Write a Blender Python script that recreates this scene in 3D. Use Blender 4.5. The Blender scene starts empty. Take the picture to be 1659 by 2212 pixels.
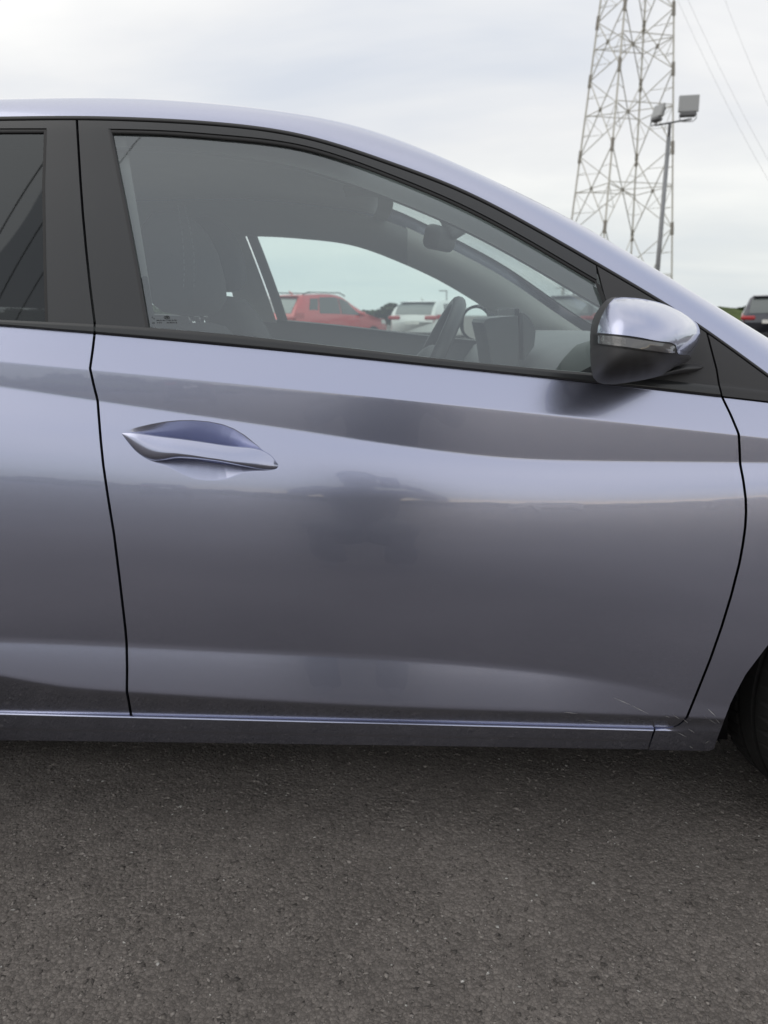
import bpy, bmesh, math, random
import numpy as np
from mathutils import Vector, Matrix
R = math.radians
random.seed(7); rng = np.random.default_rng(7)
S = bpy.context.scene
COL = S.collection

# ---------------------------------------------------------------- camera
F = 1660.4; CX = 829.5; CY = 1106.0           # photo calibration (working pixels, 1659 wide)
PITCH = R(14.46); H = 1.05
cp, sp = math.cos(PITCH), math.sin(PITCH)
cam = bpy.data.cameras.new('camera'); cam_o = bpy.data.objects.new('camera', cam); COL.objects.link(cam_o)
cam_o.location = (0, 0, H); cam_o.rotation_euler = (math.pi/2 - PITCH, 0, 0)
cam.sensor_fit = 'HORIZONTAL'; cam.sensor_width = 36.0; cam.lens = 36.0*F/1659.0
cam.clip_start = 0.02; cam.clip_end = 2000
cam.dof.use_dof = True; cam.dof.focus_distance = 1.42; cam.dof.aperture_fstop = 7.5
S.camera = cam_o
S.view_settings.view_transform = 'Standard'; S.view_settings.look = 'None'
S.view_settings.exposure = 0.14; S.view_settings.gamma = 1.0; S.view_settings.use_curve_mapping = False
S.render.resolution_x = 768; S.render.resolution_y = 1024

# ---------------------------------------------------------------- sky and sun
SUN_EL, SUN_AZ = 38, 262
W = bpy.data.worlds.new('World'); S.world = W; W.use_nodes = True
nt = W.node_tree; N = nt.nodes; L = nt.links
for n in list(N): N.remove(n)
out = N.new('ShaderNodeOutputWorld'); bg = N.new('ShaderNodeBackground'); bg.inputs[1].default_value = 0.1
L.new(bg.outputs[0], out.inputs[0])
sky = N.new('ShaderNodeTexSky'); sky.sky_type = 'NISHITA'; sky.sun_disc = False
sky.sun_elevation = R(SUN_EL); sky.sun_rotation = R(SUN_AZ); sky.dust_density = 3; sky.air_density = 1.2
tc = N.new('ShaderNodeTexCoord')
sep = N.new('ShaderNodeSeparateXYZ'); L.new(tc.outputs['Generated'], sep.inputs[0])
def wmath(op, a, b=None, c=None):
    m = N.new('ShaderNodeMath'); m.operation = op
    for i, x in enumerate((a, b, c)):
        if x is None: continue
        if isinstance(x, (int, float)): m.inputs[i].default_value = x
        else: L.new(x, m.inputs[i])
    return m.outputs[0]
zc = wmath('MAXIMUM', sep.outputs[2], 0.0)
den = wmath('ADD', zc, 0.16)
px = wmath('DIVIDE', sep.outputs[0], den); py = wmath('DIVIDE', sep.outputs[1], den)
cmb = N.new('ShaderNodeCombineXYZ'); L.new(px, cmb.inputs[0]); L.new(py, cmb.inputs[1])
def wnoise(scale, det, rough, off):
    mp = N.new('ShaderNodeMapping'); mp.inputs['Location'].default_value = off
    mp.inputs['Scale'].default_value = (1.0, 1.35, 1)
    L.new(cmb.outputs[0], mp.inputs[0])
    n = N.new('ShaderNodeTexNoise'); n.inputs['Scale'].default_value = scale; n.inputs['Detail'].default_value = det
    n.inputs['Roughness'].default_value = rough; n.inputs['Distortion'].default_value = 0.3
    L.new(mp.outputs[0], n.inputs['Vector']); return n.outputs['Fac']
n1 = wnoise(0.75, 5, 0.5, (3.1, 1.7, 0)); n2 = wnoise(0.33, 3, 0.5, (8.0, 4.0, 0))
cl = wmath('ADD', wmath('MULTIPLY', n1, 0.6), wmath('MULTIPLY', n2, 0.4))
ramp = N.new('ShaderNodeValToRGB'); L.new(cl, ramp.inputs[0])
e = ramp.color_ramp.elements
e[0].position = 0.36; e[0].color = (0.66, 0.695, 0.76, 1)
e[1].position = 0.62; e[1].color = (1.0, 0.985, 0.955, 1)
m_ = e.new(0.49); m_.color = (0.83, 0.832, 0.838, 1)
grad = N.new('ShaderNodeMapRange'); L.new(sep.outputs[2], grad.inputs[0])
grad.inputs['From Min'].default_value = 0.12; grad.inputs['From Max'].default_value = 0.36
grad.inputs['To Min'].default_value = 10.0; grad.inputs['To Max'].default_value = 10.6
hz = N.new('ShaderNodeMapRange'); L.new(sep.outputs[2], hz.inputs[0])       # paler, greyer towards the horizon
hz.inputs['From Min'].default_value = 0.0; hz.inputs['From Max'].default_value = 0.2
hz.inputs['To Min'].default_value = 0.75; hz.inputs['To Max'].default_value = 0.0
hm = N.new('ShaderNodeMixRGB'); L.new(hz.outputs[0], hm.inputs[0]); L.new(ramp.outputs[0], hm.inputs[1])
hm.inputs[2].default_value = (0.70, 0.765, 0.775, 1)
vm = N.new('ShaderNodeVectorMath'); vm.operation = 'SCALE'
L.new(hm.outputs[0], vm.inputs[0]); L.new(grad.outputs[0], vm.inputs['Scale'])
mx = N.new('ShaderNodeMixRGB'); mx.inputs[0].default_value = 0.9
wm = N.new('ShaderNodeVectorMath'); wm.operation = 'DOT_PRODUCT'; L.new(tc.outputs['Generated'], wm.inputs[0]); wm.inputs[1].default_value = (.5, -.866, 0)
wa = N.new('ShaderNodeMapRange'); wa.interpolation_type = 'SMOOTHSTEP'; L.new(wm.outputs['Value'], wa.inputs[0]); wa.inputs['From Min'].default_value = .55; wa.inputs['From Max'].default_value = 1.0
we = N.new('ShaderNodeMapRange'); we.interpolation_type = 'SMOOTHSTEP'; L.new(sep.outputs[2], we.inputs[0]); we.inputs['From Min'].default_value = .02; we.inputs['From Max'].default_value = .075; we.inputs['To Min'].default_value = .8; we.inputs['To Max'].default_value = 0
wx = N.new('ShaderNodeMixRGB'); L.new(wmath('MULTIPLY', wa.outputs[0], we.outputs[0]), wx.inputs[0]); L.new(vm.outputs[0], wx.inputs[1]); wx.inputs[2].default_value = (26, 21, 14, 1)
L.new(sky.outputs[0], mx.inputs[1]); L.new(wx.outputs[0], mx.inputs[2]); L.new(mx.outputs[0], bg.inputs[0])

sl = bpy.data.lights.new('sun', 'SUN'); sl.energy = 0.5; sl.angle = R(60); sl.color = (1, 0.96, 0.9)
so = bpy.data.objects.new('sun', sl); COL.objects.link(so)
saz = R(SUN_AZ)
sd = Vector((math.sin(saz)*math.cos(R(SUN_EL)), math.cos(saz)*math.cos(R(SUN_EL)), math.sin(R(SUN_EL))))
so.rotation_euler = sd.to_track_quat('Z', 'Y').to_euler(); so.location = (0, 0, 30)

# ---------------------------------------------------------------- materials
def mat(name, col, rough=0.5, metal=0.0, coat=0.0, coat_rough=0.03, spec=0.5, bump=None, var=None, emit=None):
    m = bpy.data.materials.new(name); m.use_nodes = True
    t = m.node_tree; b = t.nodes['Principled BSDF']
    b.inputs['Base Color'].default_value = (*col, 1); b.inputs['Roughness'].default_value = rough
    b.inputs['Metallic'].default_value = metal; b.inputs['Coat Weight'].default_value = coat
    b.inputs['Coat Roughness'].default_value = coat_rough; b.inputs['Specular IOR Level'].default_value = spec
    tcn = t.nodes.new('ShaderNodeTexCoord')
    if var:                                   # (scale, amount): mottled colour
        n = t.nodes.new('ShaderNodeTexNoise'); n.inputs['Scale'].default_value = var[0]; n.inputs['Detail'].default_value = 4
        t.links.new(tcn.outputs['Object'], n.inputs['Vector'])
        r = t.nodes.new('ShaderNodeValToRGB'); t.links.new(n.outputs['Fac'], r.inputs[0])
        r.color_ramp.elements[0].position = 0.3; r.color_ramp.elements[1].position = 0.7
        r.color_ramp.elements[0].color = (*[c*(1-var[1]) for c in col], 1)
        r.color_ramp.elements[1].color = (*[c*(1+var[1]) for c in col], 1)
        t.links.new(r.outputs[0], b.inputs['Base Color'])
    if bump:                                  # (scale, strength, distance)
        n = t.nodes.new('ShaderNodeTexNoise'); n.inputs['Scale'].default_value = bump[0]; n.inputs['Detail'].default_value = 3
        t.links.new(tcn.outputs['Object'], n.inputs['Vector'])
        bp = t.nodes.new('ShaderNodeBump'); bp.inputs['Strength'].default_value = bump[1]; bp.inputs['Distance'].default_value = bump[2]
        t.links.new(n.outputs['Fac'], bp.inputs['Height']); t.links.new(bp.outputs[0], b.inputs['Normal'])
    return m

def glass_mat(name, tint, gain=1.7, dust_haze=0.0):
    m = bpy.data.materials.new(name); m.use_nodes = True; t = m.node_tree
    for n in list(t.nodes): t.nodes.remove(n)
    o = t.nodes.new('ShaderNodeOutputMaterial'); mixs = t.nodes.new('ShaderNodeMixShader')
    tr = t.nodes.new('ShaderNodeBsdfTransparent'); tr.inputs[0].default_value = (*tint, 1)
    gl = t.nodes.new('ShaderNodeBsdfGlossy'); gl.inputs['Roughness'].default_value = 0.015
    gl.inputs['Color'].default_value = (0.90, 0.96, 1.0, 1)
    fr = t.nodes.new('ShaderNodeFresnel'); fr.inputs[0].default_value = 1.5
    mu = t.nodes.new('ShaderNodeMath'); mu.operation = 'MULTIPLY'; mu.use_clamp = True; mu.inputs[1].default_value = gain
    t.links.new(fr.outputs[0], mu.inputs[0]); t.links.new(mu.outputs[0], mixs.inputs[0])
    if dust_haze:                                  # thin dust film on the pane, with reflection haze put into its colour
        df = t.nodes.new('ShaderNodeBsdfDiffuse'); df.inputs[0].default_value = (.50, .55, .57, 1)
        md = t.nodes.new('ShaderNodeMixShader'); md.inputs[0].default_value = dust_haze
        t.links.new(tr.outputs[0], md.inputs[1]); t.links.new(df.outputs[0], md.inputs[2]); tr = md
    t.links.new(tr.outputs[0], mixs.inputs[1]); t.links.new(gl.outputs[0], mixs.inputs[2]); t.links.new(mixs.outputs[0], o.inputs[0])
    return m

def paint_mat(name, col, metal=0.9, rough=0.36, flake=True, scr=False):
    m = mat(name, col, rough, metal, 1.0, 0.012)
    t = m.node_tree; b = t.nodes['Principled BSDF']; b.inputs['Coat IOR'].default_value = 1.6
    tcn = t.nodes['Texture Coordinate'] if 'Texture Coordinate' in t.nodes else t.nodes.new('ShaderNodeTexCoord')
    if flake:
        n = t.nodes.new('ShaderNodeTexNoise'); n.inputs['Scale'].default_value = 2600; n.inputs['Detail'].default_value = 1
        t.links.new(tcn.outputs['Object'], n.inputs['Vector'])
        bp = t.nodes.new('ShaderNodeBump'); bp.inputs['Strength'].default_value = 0.12; bp.inputs['Distance'].default_value = 0.0003
        t.links.new(n.outputs['Fac'], bp.inputs['Height']); t.links.new(bp.outputs[0], b.inputs['Normal'])
        n3 = t.nodes.new('ShaderNodeTexNoise'); n3.inputs['Scale'].default_value = 60; n3.inputs['Detail'].default_value = 2
        t.links.new(tcn.outputs['Object'], n3.inputs['Vector'])
        bp2 = t.nodes.new('ShaderNodeBump'); bp2.inputs['Strength'].default_value = 0.035; bp2.inputs['Distance'].default_value = 0.001
        t.links.new(n3.outputs['Fac'], bp2.inputs['Height']); t.links.new(bp2.outputs[0], b.inputs['Coat Normal'])
    return m

PAINT = paint_mat('blue_grey_metallic', (0.436, 0.462, 0.608), 0.92, 0.235)
TRIM = mat('satin_black_trim', (0.032, 0.034, 0.037), 0.28, spec=0.5, var=(3, 0.08))
SEAL = mat('black_rubber', (0.012, 0.012, 0.013), 0.5, spec=0.4)
SAIL = mat('dark_grey_plastic', (0.042, 0.042, 0.045), 0.55, spec=.4, bump=(900, 0.1, 0.0004))
DARK = mat('underbody_dark', (0.008, 0.008, 0.009), 0.9, spec=0.1)
GLASS = glass_mat('clear_green_glass', (0.90, 0.98, 0.955), 3.0, 0.09)
GLASSF = glass_mat('clear_green_glass_far', (0.92, 1.0, 0.975), 1.2)
PRIV = glass_mat('privacy_glass', (0.07, 0.074, 0.074), 1.15)
ICLOTH = mat('seat_cloth', (0.035, 0.037, 0.041), 0.9, var=(40, 0.12))
IPLAST = mat('dash_plastic', (0.15, 0.153, 0.157), 0.55, var=(8, 0.1))
IDOOR = mat('door_card_plastic', (0.17, 0.173, 0.18), 0.6, var=(6, 0.1))
IHEAD = mat('headliner_cloth', (0.74, 0.745, 0.73), 0.95, var=(5, 0.05))
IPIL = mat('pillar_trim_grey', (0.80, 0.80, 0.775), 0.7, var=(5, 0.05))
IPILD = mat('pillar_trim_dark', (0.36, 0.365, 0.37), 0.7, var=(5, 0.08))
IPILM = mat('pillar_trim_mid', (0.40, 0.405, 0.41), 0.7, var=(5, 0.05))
STITCH = mat('grey_thread', (0.13, 0.135, 0.145), 0.8)
LEATH = mat('wheel_leather', (0.05, 0.05, 0.053), 0.45, bump=(400, 0.15, 0.0006))
CHROME = mat('bright_chrome', (0.75, 0.75, 0.76), 0.15, 1.0)
LENS = mat('smoked_lens', (0.10, 0.10, 0.105), 0.12, spec=0.6, coat=1)
ETCH = mat('etched_print', (0.02, 0.022, 0.022), 0.8)
TYRE = mat('tyre_rubber', (0.016, 0.016, 0.016), 0.75, spec=0.3, bump=(250, 0.2, 0.001), var=(20, 0.2))
RIM = mat('alloy_silver', (0.5, 0.5, 0.52), 0.3, 0.9)

# ---------------------------------------------------------------- helpers
def tag(o, label=None, cat=None, group=None, kind=None):
    if label: o['label'] = label
    if cat: o['category'] = cat
    if group: o['group'] = group
    if kind: o['kind'] = kind
    return o
def empty(name, loc=(0, 0, 0), rz=0.0):
    o = bpy.data.objects.new(name, None); COL.objects.link(o); o.location = loc; o.rotation_euler = (0, 0, rz)
    o.empty_display_size = 0.1
    return o
def mesh(name, v, f, m, parent=None, smooth=True):
    me = bpy.data.meshes.new(name)
    me.from_pydata(v.tolist() if hasattr(v, 'tolist') else [tuple(p) for p in v], [], [tuple(int(i) for i in q) for q in f])
    me.materials.append(m)
    if smooth: me.polygons.foreach_set('use_smooth', [True]*len(me.polygons))
    me.update()
    o = bpy.data.objects.new(name, me); COL.objects.link(o)
    if parent: o.parent = parent
    return o
def bm_obj(name, bm, m, parent=None, smooth=False):
    me = bpy.data.meshes.new(name); bmesh.ops.recalc_face_normals(bm, faces=bm.faces); bm.to_mesh(me); bm.free()
    me.materials.append(m)
    if smooth: me.polygons.foreach_set('use_smooth', [True]*len(me.polygons))
    o = bpy.data.objects.new(name, me); COL.objects.link(o)
    if parent: o.parent = parent
    return o
def gfaces(nr, nc, off=0, wrap=False):
    f = []
    for i in range(nr-1):
        for j in range(nc-1 if not wrap else nc):
            k = (j+1) % nc
            f.append((off+i*nc+j, off+(i+1)*nc+j, off+(i+1)*nc+k, off+i*nc+k))
    return f
def rbox(bm, c, s, bev=0.0, seg=2, rot=None):
    r = bmesh.ops.create_cube(bm, size=1.0); vs = r['verts']
    bmesh.ops.scale(bm, vec=s, verts=vs)
    if bev > 0:
        es = list({e for v in vs for e in v.link_edges})
        rr = bmesh.ops.bevel(bm, geom=es, offset=bev, segments=seg, affect='EDGES', profile=0.5)
        vs = list({v for f in rr['faces'] for v in f.verts} | {v for v in vs if v.is_valid})
    M = Matrix.Translation(c)
    if rot is not None: M = M @ rot.to_4x4()
    bmesh.ops.transform(bm, matrix=M, verts=vs)
def tube_v(path, rad, n=8, closed=False):
    path = [Vector(p) for p in path]; V = []; m = len(path)
    rad = [rad]*m if not hasattr(rad, '__len__') else rad
    for i, p in enumerate(path):
        a = path[(i-1) % m] if (closed or i > 0) else p
        b = path[(i+1) % m] if (closed or i < m-1) else p
        t = (b-a).normalized()
        up = Vector((0, 0, 1)) if abs(t.z) < 0.95 else Vector((1, 0, 0))
        s_ = t.cross(up).normalized(); u_ = s_.cross(t)
        for k in range(n):
            an = 2*math.pi*k/n
            V.append(p + s_*math.cos(an)*rad[i] + u_*math.sin(an)*rad[i])
    Fc = []
    for i in range(m if closed else m-1):
        for k in range(n):
            i2 = (i+1) % m; k2 = (k+1) % n
            Fc.append((i*n+k, i*n+k2, i2*n+k2, i2*n+k))
    if not closed:
        Fc.append(tuple(range(n-1, -1, -1))); Fc.append(tuple((m-1)*n+k for k in range(n)))
    return V, Fc
def tube(name, path, rad, m, parent=None, n=8, closed=False):
    V, Fc = tube_v(path, rad, n, closed); return mesh(name, V, Fc, m, parent)

class Spl:                                    # natural cubic through points, easing to a straight line outside
    def __init__(s, pts, tau=900.0):
        p = np.array(pts, float); s.x, s.y = p[:, 0], p[:, 1]; n = len(p); h = np.diff(s.x); A = np.eye(n); b = np.zeros(n)
        for i in range(1, n-1):
            A[i, i-1] = h[i-1]; A[i, i] = 2*(h[i-1]+h[i]); A[i, i+1] = h[i]
            b[i] = 6*((s.y[i+1]-s.y[i])/h[i] - (s.y[i]-s.y[i-1])/h[i-1])
        s.M = np.linalg.solve(A, b); s.h = h; s.tau = tau
        s.d0 = (s.y[1]-s.y[0])/h[0] - h[0]*s.M[1]/6; s.d1 = (s.y[-1]-s.y[-2])/h[-1] + h[-1]*s.M[-2]/6
    def __call__(s, u):
        u = np.asarray(u, float); c = np.clip(u, s.x[0], s.x[-1])
        i = np.clip(np.searchsorted(s.x, c, side='right')-1, 0, len(s.h)-1); h = s.h[i]
        a = (s.x[i+1]-c)/h; b = (c-s.x[i])/h
        r = a*s.y[i]+b*s.y[i+1]+((a**3-a)*s.M[i]+(b**3-b)*s.M[i+1])*h*h/6
        lo = np.maximum(s.x[0]-u, 0); hi = np.maximum(u-s.x[-1], 0); T = s.tau
        return r - s.d0*T*(1-np.exp(-lo/T)) + s.d1*T*(1-np.exp(-hi/T))
class Pol(Spl):                               # smooth least-squares fit of traced points
    def __init__(s, pts, deg, tau=900.0):
        p = np.array(pts, float); s.lo, s.hi = p[:, 0].min(), p[:, 0].max(); s.c = p[:, 0].mean(); s.w = (s.hi-s.lo)/2; s.tau = tau
        s.k = np.polyfit((p[:, 0]-s.c)/s.w, p[:, 1], deg); s.dk = np.polyder(s.k)
    def __call__(s, u):
        u = np.asarray(u, float); c = np.clip(u, s.lo, s.hi); T = s.tau
        f = lambda q: np.polyval(s.k, (q-s.c)/s.w); d = lambda q: np.polyval(s.dk, (q-s.c)/s.w)/s.w
        lo = np.maximum(s.lo-u, 0); hi = np.maximum(u-s.hi, 0)
        return f(c) - d(s.lo)*T*(1-np.exp(-lo/T)) + d(s.hi)*T*(1-np.exp(-hi/T))
class Lin:
    def __init__(s, pts): p = np.array(pts, float); s.x, s.y = p[:, 0], p[:, 1]
    def __call__(s, u): return np.interp(u, s.x, s.y)

def ray(u, v):
    a = (np.asarray(u, float)-CX)/F; b = (CY-np.asarray(v, float))/F; d = cp+b*sp
    return a/d, (b*cp-sp)/d
def at(u, v, y):
    X, Q = ray(u, v); y = np.asarray(y, float)
    return np.stack(np.broadcast_arrays(X*y, y, H+Q*y), -1)
def vpix(x, y, z):                            # world -> working pixels (for planning only)
    dz = z-H; fwd = y*cp-dz*sp; up = y*sp+dz*cp
    return CX+F*x/fwd, CY-F*up/fwd

# ---------------------------------------------------------------- traced lines of the car side
c_sil = Spl([(-300, 217), (0, 213.5), (257, 211), (440, 221), (610, 240), (768, 271), (952, 338), (1084, 398), (1249, 482), (1454, 604), (1659, 730)])
c_roof = Spl([(-300, 254), (0, 252), (165, 250.5), (331, 255), (474, 264), (658, 291), (842, 348), (1000, 409), (1152, 487), (1290, 566), (1427, 647), (1513, 702), (1622, 780), (1690, 830)], 400)
c_gtop = Spl([(-300, 290), (95, 288), (243, 289), (368, 293), (474, 301), (658, 325), (842, 386), (1000, 453), (1152, 534), (1286, 613), (1420, 690)], 200)
c_gbot = Spl([(-300, 678), (0, 691), (322, 708), (610, 735), (1084, 789), (1274, 806), (1659, 845)])
c_pnt = Pol([(-200, 687), (0, 704), (204, 723), (678, 765), (1152, 814), (1347, 836), (1555, 858), (1659, 871)], 2)
c_cr1 = Pol([(0, 782), (194, 796), (200, 797), (640, 842), (1135, 890), (1593, 938), (1659, 946)], 2)
def c_cr2(u):
    u = np.asarray(u, float); l1 = 838+.1455*u; l2 = 986.5+.009*u; k = 9.0; m = np.minimum(l1, l2)
    r = m - k*np.log(np.exp(-(l1-m)/k)+np.exp(-(l2-m)/k)); lo = np.maximum(-u, 0)
    return np.where(u < 0, 838-.1455*700*(1-np.exp(-lo/700)), r)
c_hor = Pol([(-200, 1015), (0, 1032), (245, 1046), (408, 1055), (613, 1070), (875, 1084), (1135, 1093), (1369, 1088), (1590, 1080), (1659, 1079)], 3)
c_cr3 = Pol([(-100, 1379), (0, 1381), (272, 1391), (610, 1408), (900, 1424), (1152, 1445), (1305, 1468), (1427, 1495), (1504, 1513)], 4, 60)
c_cr4 = Spl([(-200, 1430), (0, 1460), (136, 1483), (272, 1494.5), (610, 1514.5), (1152, 1537), (1427, 1546.5), (1567, 1552.5)])
c_bot = Pol([(0, 1538), (283, 1545.5), (610, 1553), (1152, 1566), (1412, 1573.5)], 2)
c_sill = Pol([(0, 1599), (610, 1606.5), (1152, 1615), (1400, 1618.5), (1540, 1621)], 2)

def yanch(u):
    x = (np.asarray(u, float)-CX)/F*1.38
    y = 1.335 - .026*x + .020*x*x
    y = y + .30*np.maximum(x-1.30, 0)**2 + .30*np.maximum(-1.75-x, 0)**2
    return y
def knots(u):
    u = np.asarray(u, float)
    v = [c_roof(u), c_gtop(u), c_gbot(u), c_pnt(u), c_cr1(u)-2.5, c_cr1(u)+2.5, c_cr2(u)-4, c_cr2(u)+4, c_hor(u)]
    c3 = np.minimum(c_cr3(u), c_cr4(u)-16)
    v += [c_hor(u)+(c3-c_hor(u))*.30, c_hor(u)+(c3-c_hor(u))*.62, c3-7, c3+9, c_cr4(u)-3, c_cr4(u)+3, c_bot(u)]
    v = np.array(v); K = len(v)
    v[1] = np.minimum(v[1], v[2]-6); v[0] = np.minimum(v[0], v[1]-6)
    for k in range(9, K): v[k] = np.maximum(v[k], v[k-1]+2)
    q = ray(u, v[8])[1]; nh = -np.degrees(np.arctan(q))/2
    fade = np.clip((u-1150)/400, 0, 1); fade = fade*fade*(3-2*fade)
    one = np.ones_like(u)
    n = np.array([35*one, 29*one, 23*one, 23*one, 20*one, 2.4*one, 2.0*one, 20*one, nh, nh*.35+1.0, -5.0*one, -13.0*one,
                  11.5*(1-fade)-4*fade, 8.0*(1-fade)-6*fade, -43*one, -43*one])
    return v, np.radians(n)
KA = 8
def _march(u, v0, n0, v1, n1, y, M=10):       # integrate the section slope from row v0 to v1
    for i in range(M):
        a, b, c = i/M, (i+.5)/M, (i+1)/M
        q0 = ray(u, v0+(v1-v0)*a)[1]; qm = ray(u, v0+(v1-v0)*b)[1]; q1 = ray(u, v0+(v1-v0)*c)[1]
        T = np.tan(n0+(n1-n0)*b); y = y + y*T*(q1-q0)/(1-qm*T)
    return y
def Y(u, v):
    u, v = np.broadcast_arrays(np.asarray(u, float), np.asarray(v, float)); sh = u.shape; u = u.ravel(); v = v.ravel()
    kv, kn = knots(u); K = len(kv); yk = [None]*K; yk[KA] = yanch(u)
    for k in range(KA, K-1): yk[k+1] = _march(u, kv[k], kn[k], kv[k+1], kn[k+1], yk[k])
    for k in range(KA, 0, -1): yk[k-1] = _march(u, kv[k], kn[k], kv[k-1], kn[k-1], yk[k])
    r = np.zeros_like(u)
    for k in range(-1, K):
        if k == -1: msk = v < kv[0]
        elif k == K-1: msk = v >= kv[K-1]
        else: msk = (v >= kv[k]) & (v < kv[k+1])
        if not msk.any(): continue
        uu, vv = u[msk], v[msk]
        if k == -1: r[msk] = _march(uu, kv[0][msk], kn[0][msk], vv, kn[0][msk], yk[0][msk])
        elif k == K-1: r[msk] = _march(uu, kv[k][msk], kn[k][msk], vv, kn[k][msk], yk[k][msk])
        else:
            a, b = kv[k][msk], kv[k+1][msk]; t = (vv-a)/(b-a); nn = kn[k][msk]+(kn[k+1][msk]-kn[k][msk])*t
            if k >= KA: r[msk] = _march(uu, a, kn[k][msk], vv, nn, yk[k][msk])
            else: r[msk] = _march(uu, b, kn[k+1][msk], vv, nn, yk[k+1][msk])
    return r.reshape(sh)
def Ysill(u, v):                              # straight section below the doors, leaning under
    vb = c_bot(u)+6; y0 = Y(u, c_bot(u))-.0048; z0 = H+ray(u, vb)[1]*y0; T = math.tan(R(-37)); q = ray(u, v)[1]
    return (y0+T*(H-z0))/(1-T*q)

# centre plane of the car (nearly parallel to the picture) for mirroring the far side
YAW = -.026; YC = 2.235
cn = np.array([-YAW, 1.0]); cn = cn/np.hypot(*cn); c0 = np.array([0, YC])
def mir(P):
    P = np.array(P, float); d = (P[..., :2]-c0) @ cn; Q = P.copy(); Q[..., :2] = P[..., :2]-2*d[..., None]*cn; return Q
def inw(P, d):                                # shift towards the centre of the car
    P = np.array(P, float); P[..., :2] += cn*d; return P

car = empty('hatchback_car', (0, 1.9, 0))
tag(car, 'blue grey hatchback filling the foreground, seen side on with its door mirror and sill', 'car')
CARP = []
def part(name, v, f, m, parent=None, smooth=True):
    v = np.array(v, float).reshape(-1, 3) - np.array((0, 1.9, 0)); return mesh(name, v, f, m, parent or car, smooth)

def gpix(name, rows_v, ul, ur, ss, m, depth, parent=None, rim=0.0, it=6, mirror=False, inset=0.0, extra=None):
    """grid whose rows follow traced lines rows_v[k](u) and whose ends follow ul(v), ur(v)"""
    nr, nc = len(rows_v), len(ss); U = np.zeros((nr, nc)); Vv = np.zeros((nr, nc)); ss = np.asarray(ss, float)
    for i, rv in enumerate(rows_v):
        ua = np.full(nc, 800.0)
        ua = (ul(700.)+(ur(700.)-ul(700.))*ss)*1.0
        for _ in range(it+10):
            vv = rv(ua); ua = ul(vv)+(ur(vv)-ul(vv))*ss
        U[i] = ua; Vv[i] = rv(ua)
    Yd = depth(U, Vv)
    if extra is not None: Yd = Yd + extra(U, Vv)
    P = at(U, Vv, Yd)
    if inset: P = inw(P, inset)
    if mirror: P = mir(P)
    v = P.reshape(-1, 3); f = gfaces(nr, nc)
    if rim:                                   # folded edge all round
        per = [(0, j) for j in range(nc)]+[(i, nc-1) for i in range(1, nr)]+[(nr-1, j) for j in range(nc-2, -1, -1)]+[(i, 0) for i in range(nr-2, 0, -1)]
        idx = [i*nc+j for i, j in per]; base = v[idx]; cen = v.mean(0)
        d = np.zeros(3); d[:2] = cn*(1 if not mirror else -1)
        r1 = base + d*rim; n0 = len(v); v = np.vstack([v, base, r1])
        m_ = len(idx)
        for k in range(m_):
            k2 = (k+1) % m_; f.append((n0+k, n0+k2, n0+m_+k2, n0+m_+k))
    return part(name, v, f, m, parent)
def rows_between(cs, counts, pads=None):
    """row functions going through the lines cs with counts[k] rows in every gap"""
    out_ = []
    for k in range(len(cs)-1):
        a, b = cs[k], cs[k+1]
        for i in range(counts[k]):
            t = i/counts[k]; out_.append(lambda u, a=a, b=b, t=t: a(u)*(1-t)+b(u)*t)
    out_.append(cs[-1]); return out_
def off(c, d): return lambda u: c(u)+d
def const(x): return lambda v: np.zeros_like(np.asarray(v, float))+x
def kn_row(k): return lambda u: knots(u)[0][k]

# shut lines (u as a function of v)
sh_rear = Spl([(256, 165), (390, 173), (537, 184), (699, 204), (724, 204), (779, 197), (796, 194.5), (866, 210.5), (1004, 222), (1066, 232), (1152, 246), (1321, 266), (1391, 273.5), (1494, 274), (1545, 283)])
sh_rear = Lin([(150, 160), (256, 165), (300, 167.5), (390, 173), (460, 178), (537, 185), (620, 194), (699, 204), (724, 204), (750, 201), (779, 197), (796, 194.5), (830, 202), (866, 211), (900, 213.5), (950, 217.5), (1004, 223), (1066, 232), (1110, 239), (1152, 246), (1240, 257), (1321, 266.5), (1360, 271), (1391, 273.5), (1440, 274.5), (1494, 274), (1520, 279), (1545, 283), (1600, 286)])
sh_front = Lin([(690, 1519), (725, 1529), (760, 1538), (798, 1548), (830, 1553), (858, 1560), (895, 1578), (933, 1594), (940, 1596), (970, 1597.5), (1003, 1599), (1040, 1606), (1079, 1611), (1110, 1611.5), (1142, 1609.5), (1180, 1604), (1218, 1597), (1288, 1579), (1355, 1558.5), (1425, 1534), (1490, 1508), (1549, 1484), (1560, 1474), (1569, 1462), (1573, 1444), (1577, 1414)])
G = 2.9                                       # half the shut-line gap
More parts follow.
